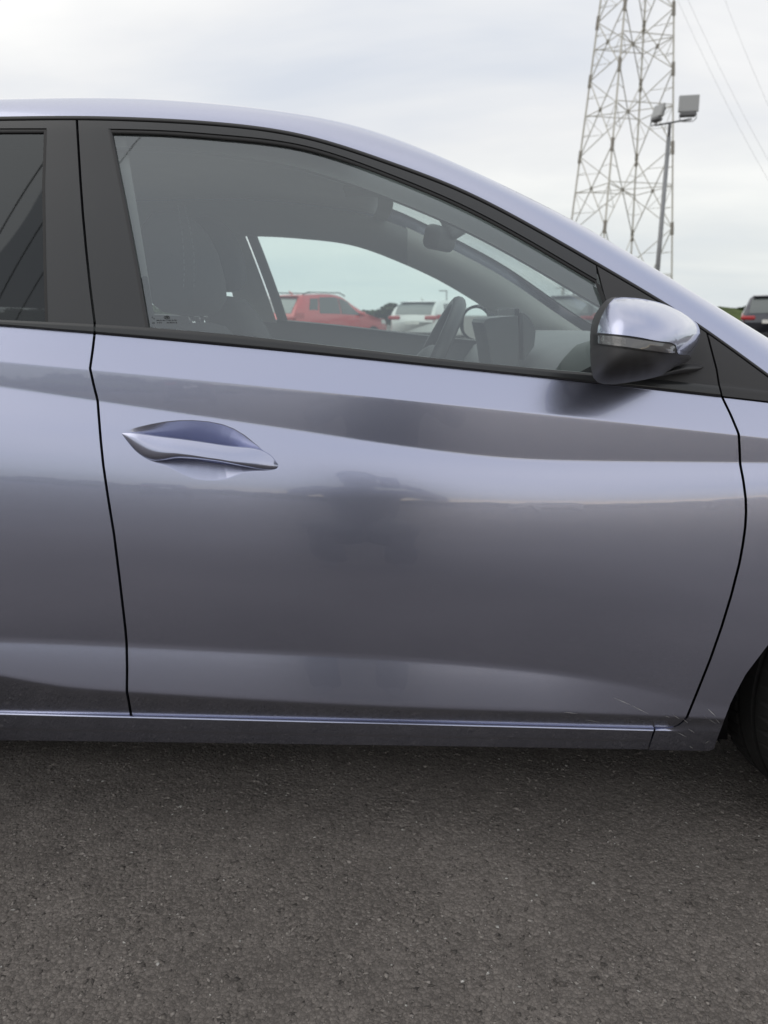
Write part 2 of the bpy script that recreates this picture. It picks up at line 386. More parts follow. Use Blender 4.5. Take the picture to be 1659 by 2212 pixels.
# ---------------------------------------------------------------- door pocket and handle outline
hz_ = lambda L_: np.array([(230.4+x*.2451, 887.8+y*.2451) for x, y in L_])
almond = hz_([(126, 197), (180, 172), (250, 150), (400, 118), (520, 98), (640, 87), (760, 86), (900, 98), (1020, 122), (1120, 160), (1220, 220), (1330, 310), (1420, 390), (1490, 450), (1522, 482), (1517, 502), (1490, 518), (1420, 528), (1300, 530), (1200, 537), (1130, 565), (1060, 592), (980, 604), (880, 604), (780, 590), (680, 555), (600, 515), (530, 480), (430, 457), (330, 417), (230, 332), (160, 257), (131, 217)])
def sd_poly(U, V_, poly):
    d = np.full(U.shape, 1e9); ins = np.zeros(U.shape, bool); n = len(poly)
    for i in range(n):
        a = poly[i]; b = poly[(i+1) % n]; e_ = b-a; t = np.clip(((U-a[0])*e_[0]+(V_-a[1])*e_[1])/(e_@e_), 0, 1)
        d = np.minimum(d, np.hypot(U-a[0]-t*e_[0], V_-a[1]-t*e_[1]))
        c = ((a[1] > V_) != (b[1] > V_)) & (U < (b[0]-a[0])*(V_-a[1])/((b[1]-a[1]) if abs(b[1]-a[1]) > 1e-9 else 1e-9)+a[0]); ins ^= c
    return np.where(ins, d, -d)
def pocket(U, V_):
    m_ = (U > 240) & (U < 630) & (V_ > 890) & (V_ < 1060); r = np.zeros(U.shape)
    if m_.any():
        s = sd_poly(U[m_], V_[m_], almond); t = np.clip((s+1.0)/62.0, 0, 1)
        bowl = np.clip(1-((U[m_]-440)/175)**2, 0.12, 1)
        below = np.clip((V_[m_]-(938+(U[m_]-263)*.155)-6)/24, 0, 1)
        r[m_] = (.024-.010*below)*bowl*(1-(1-t)**2)
    return r

# ---------------------------------------------------------------- painted panels
door = gpix('front_door',
     rows_between([kn_row(3), kn_row(4), kn_row(5), kn_row(6), kn_row(7), kn_row(8), kn_row(9), kn_row(10), kn_row(11), kn_row(12), kn_row(13), kn_row(14), kn_row(15)],
                  [12, 4, 12, 5, 130, 22, 18, 18, 8, 14, 4, 6]),
     lambda v: sh_rear(v)+G, lambda v: sh_front(v)-G,
     np.concatenate([np.linspace(0, .018, 6)[:-1], np.linspace(.018, .285, 300)[:-1], np.linspace(.285, .97, 110)[:-1], np.linspace(.97, 1, 12)]),
     PAINT, Y, rim=.012, extra=pocket)
rear_door = gpix('rear_door',
     rows_between([kn_row(3), kn_row(4), kn_row(5), kn_row(6), kn_row(7), kn_row(8), kn_row(9), kn_row(10), kn_row(11), kn_row(12), kn_row(13), kn_row(14), kn_row(15)],
                  [12, 4, 12, 5, 30, 18, 18, 18, 8, 14, 4, 6]),
     Lin([(600, -760), (900, -760), (1100, -740), (1300, -640), (1560, -460)]), lambda v: sh_rear(v)-G, np.linspace(0, 1, 120)**.7, PAINT, Y, rim=.012)
# rear quarter with its arch, off the picture on the left
XR = -1.55; ZW = .315; RA = .355
def arch_u(xc, side, yref=1.36):
    def f(v):
        y = yref; z = H+ray(0, v)[1]*y; dz = np.clip((z-ZW)/RA, -1, 1); x = xc+side*RA*np.sqrt(np.maximum(1-dz*dz, 0)); x = np.where(z < ZW, xc+side*RA, x)
        b = (CY-np.asarray(v, float))/F; return CX+x/y*F*(cp+b*sp)
    return f
V_ARCH = float(vpix(0, 1.36, ZW+RA)[1])
ROWA = [kn_row(3), kn_row(4), kn_row(5), kn_row(6), kn_row(7), kn_row(8)]
def lo_rows(n, a=V_ARCH, b=c_bot): return [lambda u, t=i/n: (c_hor(u)*(1-0)+(V_ARCH-c_hor(u))*0)*0+V_ARCH*(1-t)+b(u)*t for i in range(n+1)]
q1 = gpix('rear_quarter', rows_between(ROWA+[lambda u: V_ARCH+0*np.asarray(u)], [6, 3, 6, 3, 8, 6]), const(-1850), lambda v: Lin([(600, -760), (900, -760), (1100, -740), (1300, -640), (1560, -460)])(v)-4, np.linspace(0, 1, 70), PAINT, Y)
gpix('rear_bumper_side', lo_rows(14), const(-1850), arch_u(XR, -1), np.linspace(0, 1, 24), PAINT, Y)
# front fender: above the arch, then the piece between door and wheel
fe_l = lambda v: sh_front(v)+G
fender = gpix('front_fender', rows_between([kn_row(3), kn_row(4), kn_row(5), kn_row(6), kn_row(7), kn_row(8), lambda u: V_ARCH+0*np.asarray(u)], [10, 4, 10, 5, 24, 14]),
              fe_l, const(2800), np.concatenate([np.linspace(0, .05, 16)[:-1], np.linspace(.05, 1, 90)]), PAINT, Y)
arch_tr = Lin([(1180, 1900), (1255, 1760), (1320, 1708), (1393, 1659), (1456, 1611), (1514, 1580), (1553, 1565), (1600, 1547), (1625, 1539)])
fend_lo = gpix('fender_lower_panel', rows_between([lambda u: V_ARCH+0*np.asarray(u), kn_row(11), kn_row(12), kn_row(13), kn_row(14), lambda u: kn_row(14)(u)+.6], [30, 8, 14, 4, 1]),
              fe_l, arch_tr, np.linspace(0, 1, 60), PAINT, Y)
gpix('front_bumper_side', lo_rows(14), arch_u(1.03, 1), const(2800), np.linspace(0, 1, 20), PAINT, Y)
# sill, its thin shining ledge, and the foot of the fender beyond the seam
seam = Lin([(1540, 1417), (1575, 1413.5), (1617, 1400.5), (1630, 1397)])
def ledge_y(U, V_):
    t = np.clip((V_-c_bot(U))/6.0, 0, 1); yb = Y(U, c_bot(U)); return yb-.0048*np.sin(t*math.pi/2)
sill_rows = [off(c_bot, d) for d in (0, 1.2, 2.4, 3.6, 4.8, 6.0)]
sill = gpix('sill_ledge', sill_rows, const(-460), lambda v: seam(v)-1.2, np.linspace(0, 1, 120), PAINT, ledge_y)
def c_mid(u): return c_bot(u)*.38+c_sill(u)*.62
sillp = gpix('sill', rows_between([off(c_bot, 6), c_mid, off(c_mid, 1.2), c_sill], [6, 2, 6]), const(-460), lambda v: seam(v)-1.2, np.linspace(0, 1, 120), PAINT, lambda u, v: Ysill(u, v)+np.where(v > c_mid(u)+.5, .0022, 0), rim=.02)
foot_r = Lin([(1545, 1566.5), (1553, 1565), (1600, 1548), (1612, 1544), (1618, 1541), (1622, 1534)])
foot_l = Lin([(1545, 1489), (1549, 1486), (1560, 1476), (1569, 1464), (1573, 1446), (1576, 1416), (1580, 1415), (1617, 1402.5), (1630, 1399)])
def foot_y(U, V_):
    a = Y(U, V_); b = Ysill(U, V_)
    c = c_bot(U); t = np.clip((V_-c+2)/7.0, 0, 1); m_ = np.clip((1480-U)/40, 0, 1)
    tt = np.clip((V_-1552)/30, 0, 1); tt = tt*tt*(3-2*tt)
    return (a*(1-tt)+b*tt)*(1-m_)+m_*np.where(V_ < c, a, a*(1-t)+b*t)
gpix('fender_foot', rows_between([lambda u: kn_row(14)(u)+.8, c_bot, off(c_bot, 6), off(c_sill, 1)], [6, 8, 10]), foot_l, foot_r, np.linspace(0, 1, 40), PAINT, foot_y, rim=.015)

# ---------------------------------------------------------------- roof, A pillar, windscreen
def roof_cols(u):
    """section above the drip seal: an arc that meets the traced outline, then the crown"""
    u = np.asarray(u, float); v0 = c_roof(u)+2; y0 = Y(u, v0); z0 = H+ray(u, v0)[1]*y0
    q = ray(u, c_sil(u))[1]; n0 = R(36); nt_ = math.pi/2-np.arctan(q)
    Rr = (q*y0+H-z0)/((np.sin(nt_)-math.sin(n0))-q*(math.cos(n0)-np.cos(nt_)))
    return v0, y0, z0, n0, nt_, np.maximum(Rr, .03)
def roof_pt(u, ang_t):
    v0, y0, z0, n0, nt_, Rr = roof_cols(u); n = n0+(nt_-n0)*ang_t
    y = y0+Rr*(math.cos(n0)-np.cos(n)); z = z0+Rr*(np.sin(n)-math.sin(n0))
    X0 = ray(u, v0)[0]*y0                       # section stays in its own x plane
    vv = vpix(X0, y, z)
    return y, z
def roof_xyz(u, t):
    y, z = roof_pt(u, t); q = (z-H)/y             # walk along the picture column so the outline lands on the traced one
    b = (q*cp+sp)/(cp-q*sp); x = (np.asarray(u, float)-CX)/F/(cp+b*sp)*y
    return np.stack([x, y, z], -1)
def bulge(u): t = np.clip((np.asarray(u, float)-250)/520, 0, 1); return .04*t*t*(3-2*t)
UW = 775.0
def loft(us, ts, drop=0.0):
    E = roof_xyz(us, 1.0); E[:, 2] -= drop; M_ = mir(E); rows = []
    for t in ts:
        P = E*(1-t)+M_*t; c = 4*t*(1-t); b = bulge(us)*c
        P[:, 0] += b; flat = np.clip((us-300)/500, 0, 1)
        P[:, 2] += .045*c*(1-flat)
        rows.append(P)
    return rows
us_r = np.concatenate([np.linspace(-1750, -40, 40)[:-1], np.linspace(-40, 1725, 150)])
rr = [roof_xyz(us_r, t) for t in np.linspace(0, 1, 22)]
Pr = np.array([rr[i] for i in range(len(rr))])
def tail_drop(P, u):                            # roof and glass fall away at the tailgate, off the picture
    t = np.clip((-1450-u)/300, 0, 1); P = P.copy(); P[..., 2] -= .12*t*t; return P
part('roof_rail', tail_drop(Pr, us_r), gfaces(len(rr), len(us_r)), PAINT)
part('roof_rail', mir(tail_drop(Pr, us_r)), gfaces(len(rr), len(us_r)), PAINT)
ts = np.linspace(0, 1, 25)
ur_ = us_r[us_r <= UW]; part('roof_panel', tail_drop(np.array(loft(ur_, ts)), ur_), gfaces(len(ts), len(ur_)), PAINT)
uw_ = np.concatenate([[ur_[-1]], us_r[us_r > UW]])
part('windscreen', np.array(loft(uw_, ts)), gfaces(len(ts), len(uw_)), GLASSF)
# black band under the windscreen edge
ed = loft(uw_, np.linspace(0, .022, 4), .003); part('windscreen_seal', np.array(ed), gfaces(4, len(uw_)), SEAL)
ed = loft(uw_, np.linspace(.978, 1, 4), .003); part('windscreen_seal', np.array(ed), gfaces(4, len(uw_)), SEAL)
# headliner under the roof
ul_ = ur_[ur_ > -1500]
part('headliner', np.array(loft(ul_, np.linspace(.0, 1.0, 25), .035)), gfaces(25, len(ul_)), IHEAD)
hdr = loft(np.linspace(UW-25, UW+22, 6), np.linspace(.03, .97, 25), .055)
part('windscreen_header', np.array(hdr), gfaces(25, 6), IPILD)
# drip seal between roof and doors
gpix('roof_seal', rows_between([off(c_roof, -1), off(c_roof, 4), off(c_roof, 9)], [4, 4]), const(-1500), const(1690), np.linspace(0, 1, 160), SEAL,
     lambda u, v: Y(u, v)-.004*np.sin(np.clip((v-c_roof(u)+1)/10, 0, 1)*math.pi)+.001)

# ---------------------------------------------------------------- window frames, seals, glass
ss60 = np.linspace(0, 1, 90)
gl_l = Lin([(280, 241.5), (289, 243), (450, 275), (600, 303.5), (708, 322), (760, 331)])
gl_r = Lin([(560, 1270), (613, 1286), (655, 1302), (700, 1309), (805, 1322), (850, 1330)])
c_gtop2 = lambda u: np.maximum(c_gtop(u), c_roof(u)+22)
Yt = lambda d: (lambda u, v: Y(u, v)+d)
fr_top = off(c_roof, 9.5)
gpix('window_frame_top', rows_between([fr_top, off(c_gtop2, -11)], [6]), lambda v: sh_rear(v)+3.5, Lin([(500, 1280), (576, 1287.5), (613, 1291)]), ss60, TRIM, Yt(-.001), rim=.012, parent=door)
gpix('pillar_applique', rows_between([off(c_gtop2, -11), off(c_gbot, 2)], [40]), lambda v: sh_rear(v)+3.5, lambda v: gl_l(v)-8, np.linspace(0, 1, 14), TRIM, Yt(-.0012), rim=.012, parent=door)
gpix('rear_window_frame_top', rows_between([fr_top, off(c_gtop2, -11)], [6]), const(-1200), lambda v: sh_rear(v)-2.0, ss60, TRIM, Yt(-.001), rim=.012, parent=rear_door)
rg_r = Lin([(280, 96.5), (400, 92.5), (560, 95), (700, 99), (720, 100)])
gpix('rear_pillar_applique', rows_between([off(c_gtop2, -11), off(c_gbot, 2)], [40]), lambda v: rg_r(v)+4, lambda v: sh_rear(v)-2.0, np.linspace(0, 1, 14), TRIM, Yt(-.0012), rim=.012, parent=rear_door)
bul = lambda u, v, a, w: .004*np.sin(np.clip((v-a)/w, 0, 1)*math.pi)
gpix('window_seal', rows_between([off(c_gtop2, -11.5), off(c_gtop2, 0)], [8]), Lin([(250, 233), (290, 240)]), Lin([(560, 1284), (602, 1288), (613, 1290), (640, 1295)]), ss60, SEAL,
     lambda u, v: Y(u, v)-.003*np.sin(np.clip((v-c_gtop2(u)+11.5)/11.5, 0, 1)*math.pi)+.003, parent=door)
gpix('window_seal', rows_between([off(c_gtop2, -10), off(c_gbot, 1)], [40]), lambda v: gl_l(v)-8, gl_l, np.linspace(0, 1, 7), mat('soft_black_rubber', (.03, .03, .032), .5),
     lambda u, v: Y(u, v)-.0015+.004*np.clip((u-gl_l(v)+8)/8, 0, 1)**2, parent=door)
gpix('window_seal', rows_between([off(c_gtop2, -4), off(c_gbot, 1)], [30]), gl_r, lambda v: gl_r(v)+9, np.linspace(0, 1, 5), SEAL, Yt(-.001), parent=door)
gpix('rear_window_seal', rows_between([off(c_gtop2, -11.5), off(c_gtop2, 0)], [8]), const(-900), lambda v: rg_r(v)+2, ss60, SEAL,
     lambda u, v: Y(u, v)-.003*np.sin(np.clip((v-c_gtop2(u)+11.5)/11.5, 0, 1)*math.pi)+.003, parent=rear_door)
gpix('rear_window_seal', rows_between([off(c_gtop2, -8), off(c_gbot, 1)], [40]), lambda v: rg_r(v)-1.5, lambda v: rg_r(v)+4.5, np.linspace(0, 1, 7), SEAL, Yt(-.0016), parent=rear_door)
win = gpix('window_glass', rows_between([off(c_gtop2, -2), off(c_gbot, 6)], [40]), lambda v: gl_l(v)-3, lambda v: gl_r(v)+3, np.linspace(0, 1, 70), GLASS, Yt(.007), parent=door)
gpix('rear_window_glass', rows_between([off(c_gtop2, -2), off(c_gbot, 6)], [40]), const(-760), lambda v: rg_r(v)+1, np.linspace(0, 1, 50), PRIV, Yt(.005), parent=rear_door)
# waist strips: flat face, small lip below
def waist(u, v):
    t = (v-c_gbot(u))/(c_pnt(u)-c_gbot(u)); return Y(u, v)-.005+.005*np.clip(t-.78, 0, 1)/.22*1.6-.003*np.clip(t*4, 0, 1)
for nm, a, b, par in (('waist_strip', lambda v: sh_rear(v)+2.5, lambda v: sh_front(v)-2, door), ('rear_waist_strip', const(-1100), lambda v: sh_rear(v)-2, rear_door)):
    gpix(nm, rows_between([c_gbot, off(c_gbot, 5), off(c_pnt, -5.5), off(c_pnt, -1)], [3, 5, 3]), a, b, ss60, TRIM, waist, rim=.012, parent=par)
gpix('waist_seal', rows_between([off(c_pnt, -5), off(c_pnt, .5)], [3]), lambda v: sh_rear(v)+2.5, lambda v: sh_front(v)-2, ss60, SEAL, Yt(.004), parent=door)
gpix('rear_waist_seal', rows_between([off(c_pnt, -5), off(c_pnt, .5)], [3]), const(-1100), lambda v: sh_rear(v)-2, ss60, SEAL, Yt(.004), parent=rear_door)
# sail panel behind the mirror and the fixed triangle ahead of the shut line
sail = gpix('mirror_sail', rows_between([off(c_roof, 9), lambda u: c_gbot(u)*.9+c_pnt(u)*.1], [30]), Lin([(560, 1289), (578, 1291), (655, 1311), (805, 1331), (840, 1336)]), lambda v: sh_front(v)-2.2, np.linspace(0, 1, 40), SAIL, Yt(-.002), rim=.012, parent=door)
gpix('fender_triangle', rows_between([off(c_roof, 9), off(c_pnt, -26), off(c_pnt, -24), off(c_pnt, -4)], [14, 2, 6]), lambda v: sh_front(v)+2.2, const(1735), np.linspace(0, 1, 30), SAIL, lambda u, v: Y(u, v)-.002-.003*np.clip((v-c_pnt(u)+26)/3, 0, 1), rim=.012)
gpix('fender_triangle_seal', rows_between([off(c_pnt, -5), off(c_pnt, 1)], [2]), lambda v: sh_front(v)+2.2, const(1735), np.linspace(0, 1, 20), SEAL, Yt(.003))
# dark structure seen through the shut lines
gpix('body_shell', rows_between([off(c_pnt, -3), kn_row(8), off(c_bot, 20)], [20, 24]), const(-480), const(1572), np.linspace(0, 1, 120), DARK, Yt(.035))
gpix('body_shell', rows_between([off(c_roof, 2), off(c_gbot, 30)], [40]), lambda v: sh_rear(v)-26, lambda v: sh_rear(v)+26, np.linspace(0, 1, 6), DARK, Yt(.03))
gpix('body_shell', rows_between([off(c_roof, -4), off(c_roof, 26)], [6]), const(-1400), const(1690), ss60, DARK, Yt(.03))
gpix('body_shell', rows_between([off(c_roof, 4), off(c_pnt, 8)], [20]), lambda v: sh_front(v)-60, lambda v: sh_front(v)+80, np.linspace(0, 1, 12), DARK, Yt(.03))
# underside: dark floor and wheel housings
def und():
    bm = bmesh.new(); rbox(bm, (-.25, 2.25-1.9, .24), (2.1, 1.44, .05), .01); rbox(bm, (1.45, .38, .35), (.75, 1.3, .25), .05)
    return bm_obj('underbody', bm, DARK, car)
und()

# scratches on the sill and fender foot
def scratch(pts, w, dfun):
    V = []; f = []
    for (u0, v0, u1, v1) in pts:
        d = np.array((u1-u0, v1-v0)); n = np.array((-d[1], d[0]))/np.hypot(*d)*w*.5; i = len(V)
        for (a, b) in ((u0-n[0]*.3, v0-n[1]*.3), (u0+n[0]*.3, v0+n[1]*.3), ((u0+u1)/2+n[0], (v0+v1)/2+n[1]), (u1, v1), ((u0+u1)/2-n[0], (v0+v1)/2-n[1])):
            V.append(at(a, b, dfun(np.array(a), np.array(b))-.0016))
        f.append((i, i+1, i+2, i+3, i+4))
    return V, f
sz = lambda L_: [(1152+a*.3057, 1287.6+b*.3057, 1152+c*.3057, 1287.6+d*.3057) for a, b, c, d in L_]
SCR = mat('bare_scratch', (.5, .5, .51), .6)
Vs, fs = scratch(sz([(215, 820, 320, 831), (365, 875, 478, 892), (570, 718, 700, 775), (700, 775, 820, 836), (930, 846, 968, 858), (985, 838, 1040, 872)]), 1.1, Y)
Vf, ff = scratch(sz([(1060, 870, 1095, 900), (1096, 940, 1140, 965), (1018, 963, 1085, 998), (1212, 852, 1300, 908), (1235, 798, 1290, 850), (1290, 870, 1318, 900), (1105, 1062, 1130, 1078), (1215, 1040, 1245, 1022)]), 1.5, foot_y)
part('scratch_marks', np.array(Vs+Vf), fs+[tuple(i+len(Vs) for i in q) for q in ff], SCR)['kind'] = 'stuff'

# ---------------------------------------------------------------- door handle grip
g_top = hz_([(128, 195), (200, 186), (320, 196), (480, 218), (700, 246), (900, 275), (1150, 310), (1390, 352), (1470, 412), (1518, 480)])
g_bot = hz_([(128, 197), (180, 268), (250, 352), (330, 412), (420, 441), (500, 437), (620, 416), (800, 426), (1000, 451), (1200, 491), (1350, 516), (1440, 521), (1500, 511), (1518, 482)])
nu = 90; s_ = .5-.5*np.cos(np.linspace(0, math.pi, nu)); ug = g_top[0, 0]+(g_top[-1, 0]-g_top[0, 0])*s_
gt = Spl(g_top); gb = Lin(g_bot); g_fc = Spl(hz_([(128, 197), (260, 245), (350, 306), (600, 372), (850, 408), (1100, 447), (1518, 487)]))
gbv = gb(ug)
for _ in range(3): gbv[1:-1] = .25*gbv[:-2]+.5*gbv[1:-1]+.25*gbv[2:]
gtv = np.minimum(gt(ug), gbv); gm = 17; Pg = []
for j in range(gm):
    t = [0, .02, .05, .10, .18, .28, .38, .48, .56, .63, .70, .77, .83, .88, .93, .97, 1.0][j]
    vv = gtv+(gbv-gtv)*t; tf = np.clip((g_fc(ug)-gtv)/np.maximum(gbv-gtv, .5), .25, .86)
    wid = np.clip((gbv-gtv)/40, 0, 1); env = np.clip(np.sin(math.pi*np.clip(s_, 0, 1))**.45, 0, 1)
    rise = np.clip(t/.05, 0, 1)**.5; prof = rise*(.62+.38*np.sin(np.clip(t/tf, 0, 1)*math.pi/2))*np.where(t > tf, np.sqrt(np.clip(1-((t-tf)/(1-tf))**2*.97, 0, 1)), 1)
    yy = Y(ug, vv)+.002-.024*env*prof*np.clip(.35+wid, 0, 1)
    Pg.append(at(ug, vv, yy))
for j in (1, 2):                                # back of the grip
    vv = gbv+(gtv-gbv)*j/3; Pg.append(at(ug, vv, Y(ug, vv)+.008))
Pg = np.array(Pg); part('door_handle', Pg, gfaces(len(Pg), nu)+[((len(Pg)-1)*nu+j, j, j+1, (len(Pg)-1)*nu+j+1) for j in range(nu-1)], PAINT, door)

# ---------------------------------------------------------------- etched mark on the front window glass
def flat(pts, d): return [tuple(at(u, v, float(Y(np.array(u), np.array(v)))+d)) for u, v in pts]
V = []; f = []
def poly(pts): i = len(V); V.extend(flat(pts, .0058)); f.append(tuple(range(i, i+len(pts))))
cxl, cyl = 360.0, 685.3
for k in range(28):
    a, b = 2*math.pi*k/28, 2*math.pi*(k+1)/28
    poly([(cxl+6.3*math.cos(a), cyl+3.7*math.sin(a)), (cxl+6.3*math.cos(b), cyl+3.7*math.sin(b)), (cxl+5.3*math.cos(b), cyl+2.9*math.sin(b)), (cxl+5.3*math.cos(a), cyl+2.9*math.sin(a))])
for dx in (-1.9, 1.9): poly([(cxl+dx-1.6, cyl+2.7), (cxl+dx-.3, cyl+2.7), (cxl+dx+1.6, cyl-2.7), (cxl+dx+.3, cyl-2.7)])
poly([(cxl-2.0, cyl+.6), (cxl+1.6, cyl+.1), (cxl+1.9, cyl-.8), (cxl-1.6, cyl-.2)])
for a, b in ((338, 344), (345.5, 349), (351, 356), (358, 361), (363, 369), (371, 374), (376, 382)): poly([(a, 691.9), (b, 692.0), (b, 691.0), (a, 690.9)])
for x in (328.5, 331.5, 339.5, 343.5, 347, 360.5, 364, 367.5, 370.5, 373.5, 377, 380.5): poly([(x, 698), (x+1.2, 698), (x+1.2, 695.3), (x, 695.3)])
for a, b in ((328, 684), (331, 687)): poly([(a, b), (a+2, b), (a+2, b+1.8), (a, b+1.8)])
part('glass_marking', np.array(V), f, ETCH, door, False)

# ---------------------------------------------------------------- door mirror
mz = lambda L_: np.array([(1240.2+x*.19199, 623.5+y*.19199) for x, y in L_])
m_out_top = mz([(178, 560), (183, 470), (200, 380), (235, 290), (290, 205), (360, 130), (420, 100), (490, 92), (640, 98), (800, 120), (960, 155), (1120, 215), (1240, 275), (1330, 340), (1385, 395), (1412, 450), (1424, 505)])
m_out_bot = mz([(178, 560), (180, 700), (185, 820), (195, 930), (215, 1000), (260, 1050), (330, 1076), (440, 1078), (600, 1058), (800, 1025), (960, 985), (1060, 925), (1150, 868), (1260, 830), (1310, 790), (1330, 750), (1370, 680), (1405, 600), (1424, 505)])
YM0 = 1.31                                       # widest ring of the housing
ring = np.vstack([m_out_top, m_out_bot[::-1][1:-1]]); mc = mz([(740, 560)])[0]
ang_r = np.arctan2(ring[:, 1]-mc[1], ring[:, 0]-mc[0]); rad_r = np.hypot(ring[:, 0]-mc[0], ring[:, 1]-mc[1])
o_ = np.argsort(ang_r); ang_r, rad_r = ang_r[o_], rad_r[o_]
def Ymir(U, V_, scale=1.0):
    a = np.arctan2(V_-mc[1], U-mc[0]); r = np.hypot(U-mc[0], V_-mc[1])
    R_ = np.interp(a, np.r_[ang_r[-1]-2*math.pi, ang_r, ang_r[0]+2*math.pi], np.r_[rad_r[-1], rad_r, rad_r[0]])
    q = np.clip(r/R_, 0, 1); lean = .035*(U-mc[0])/120.0*np.clip((U-mc[0])/120, 0, 2)
    # crown of the shell, tilted: upper half leans back to the sky, front end runs back to the car
    return YM0-.155*np.sqrt(np.clip(1-q**2.8, 0, 1))*(1-.12*(mc[1]-V_)/90)+lean*1.2
mtop = Lin(m_out_top[:, :]) ; mbot = Lin(m_out_bot)
l_cap = Spl(mz([(140, 488), (255, 497), (420, 510), (600, 528), (800, 560), (1000, 595), (1100, 612), (1150, 640)]), 50)
l_ind0 = Lin(mz([(140, 512), (230, 514), (420, 524), (600, 545), (800, 576), (1000, 606), (1110, 625), (1150, 660), (1160, 700)]))
l_ind1 = Lin(mz([(140, 630), (270, 634), (600, 672), (800, 703), (1000, 730), (1100, 740), (1150, 742), (1330, 756)]))
rim_u = Lin([(v, u) for u, v in sorted(mz([(262, 505), (270, 430), (300, 330), (350, 230), (400, 160), (450, 110), (480, 95)]).tolist(), key=lambda p: p[1])])
mirror_root = door
def mgrid(name, top, bot, u0, u1, nr, nc, m, extra=0.0, par=None, cosr=True):
    sr = .5-.5*np.cos(np.linspace(0, math.pi, nr)) if cosr else np.linspace(0, 1, nr)
    sc = .5-.5*np.cos(np.linspace(0, math.pi, nc)) if cosr else np.linspace(0, 1, nc)
    U = np.zeros((nr, nc)); V_ = np.zeros((nr, nc))
    for i in range(nr):
        for j in range(nc):
            u = u0+(u1-u0)*sc[j]; a, b = float(top(u)), float(bot(u)); U[i, j] = u; V_[i, j] = a+(b-a)*sr[i]
    return part(name, at(U, V_, Ymir(U, V_)+extra), gfaces(nr, nc), m, par or door)
uL, uR = m_out_top[0, 0]+.05, m_out_top[-1, 0]-.05
mh = mgrid('mirror_housing', mtop, mbot, uL, uR, 60, 80, SAIL)        # complete black shell
capL = mz([(257, 0)])[0, 0]
# painted cap, 3 mm proud, left edge follows the black rim
nrc, ncc = 50, 90; U = np.zeros((nrc, ncc)); V_ = np.zeros((nrc, ncc))
sc = .5-.5*np.cos(np.linspace(0, math.pi, ncc)); sr = .5-.5*np.cos(np.linspace(0, math.pi, nrc))
for j in range(ncc):
    u = capL+(uR-capL)*sc[j]
    lo = float(l_cap(u)) if u < 1461 else (float(l_cap(1461))+ (u-1461)*6 if u < 1464 else 1e9)
    hi_lim = float(mtop(u))
    cl_ = np.interp(u, [1289.8, 1292, 1297.8, 1307.4, 1317, 1326.6, 1332.4], [720.5, 706, 686.9, 667.7, 654.2, 644.6, 641.7]) if u < 1332 else hi_lim
    hi_ = max(hi_lim, cl_); bt = float(mbot(u)); 
    if u > 1461: lo = min(bt, float(np.interp(u, [1461, 1464, 1491, 1495], [747, 765.5, 768, 770])))
    if u > 1491: lo = bt
    V_[:, j] = hi_+(max(lo, hi_)-hi_)*sr; U[:, j] = u
part('mirror_cap', at(U, V_, Ymir(U, V_)-.0025), gfaces(nrc, ncc), PAINT, mh)
mgrid('indicator_lens', lambda u: l_ind0(u)+1.5, lambda u: l_ind1(u)-3, mz([(268, 0)])[0, 0], mz([(1135, 0)])[0, 0], 8, 50, LENS, -.0028, mh, False)
mgrid('indicator_bezel', l_ind0, l_ind1, mz([(215, 0)])[0, 0], mz([(1152, 0)])[0, 0], 8, 50, SEAL, -.0016, mh, False)
mgrid('indicator_reflector', lambda u: l_ind0(u)+3, lambda u: l_ind1(u)-4.5, mz([(268, 0)])[0, 0], mz([(287, 0)])[0, 0], 6, 6, CHROME, -.0036, mh, False)
# faint ribs in the lens
LR = mat('lens_rib', (.3, .3, .31), .25); Vr = []; fr_ = []
for k in range(26):
    u = mz([(300+k*11, 0)])[0, 0]
    a, b = float(l_ind0(u))+4, float(l_ind0(u))*.25+float(l_ind1(u))*.75-3
    i = len(Vr)
    for (x, v) in ((u, a), (u+.5, a), (u+.9, b), (u+.4, b)): Vr.append(at(x, v, float(Ymir(np.array(x), np.array(v)))-.0036))
    fr_.append((i, i+1, i+2, i+3))
part('lens_ribs', np.array(Vr), fr_, LR, mh, False)
# back of the housing towards the car, and the arm
Pb = []
for k, (sc_, yy) in enumerate(((1, YM0), (.97, YM0+.03), (.80, YM0+.055))):
    cen = np.array([mc[0]+18, mc[1]+10]); rg = cen+(ring-cen)*sc_
    ordr = np.argsort(np.arctan2(rg[:, 1]-mc[1], rg[:, 0]-mc[0])); rg = rg[ordr]
    leanb = np.clip((rg[:, 0]-mc[0])/120, 0, 2)**2*.042
    Pb.append(at(rg[:, 0], rg[:, 1], yy+leanb))
Pb = np.array(Pb); part('mirror_back', Pb, gfaces(3, Pb.shape[1], wrap=True)+[tuple(2*Pb.shape[1]+i for i in range(Pb.shape[1]))], SAIL, mh)
ft = Spl(mz([(700, 1000), (900, 960), (1100, 900), (1250, 860), (1400, 870), (1460, 880)])); fb = Lin(mz([(700, 1040), (900, 1000), (1100, 965), (1300, 940), (1410, 915), (1460, 882)]))
nu = 30; uu = np.linspace(mz([(700, 0)])[0, 0], mz([(1458, 0)])[0, 0], nu); Pa = []
for j in range(9):
    t = j/8; vv = ft(uu)+(fb(uu)-ft(uu))*t
    yb = Y(uu, vv); outw = np.interp(uu, [uu[0], uu[-1]], [.13, .006]); Pa.append(at(uu, vv, yb-outw*(.35+.65*math.sin(math.pi*(t*.8+.1)))))
part('mirror_arm', np.array(Pa), gfaces(9, nu), SAIL, mh)
Pa2 = np.array([at(uu, ft(uu), Y(uu, ft(uu))-np.interp(uu, [uu[0], uu[-1]], [.07, .004])), at(uu, ft(uu)-3, Y(uu, ft(uu)-3)+.002)])
part('mirror_arm_top', Pa2, gfaces(2, nu), SAIL, mh)

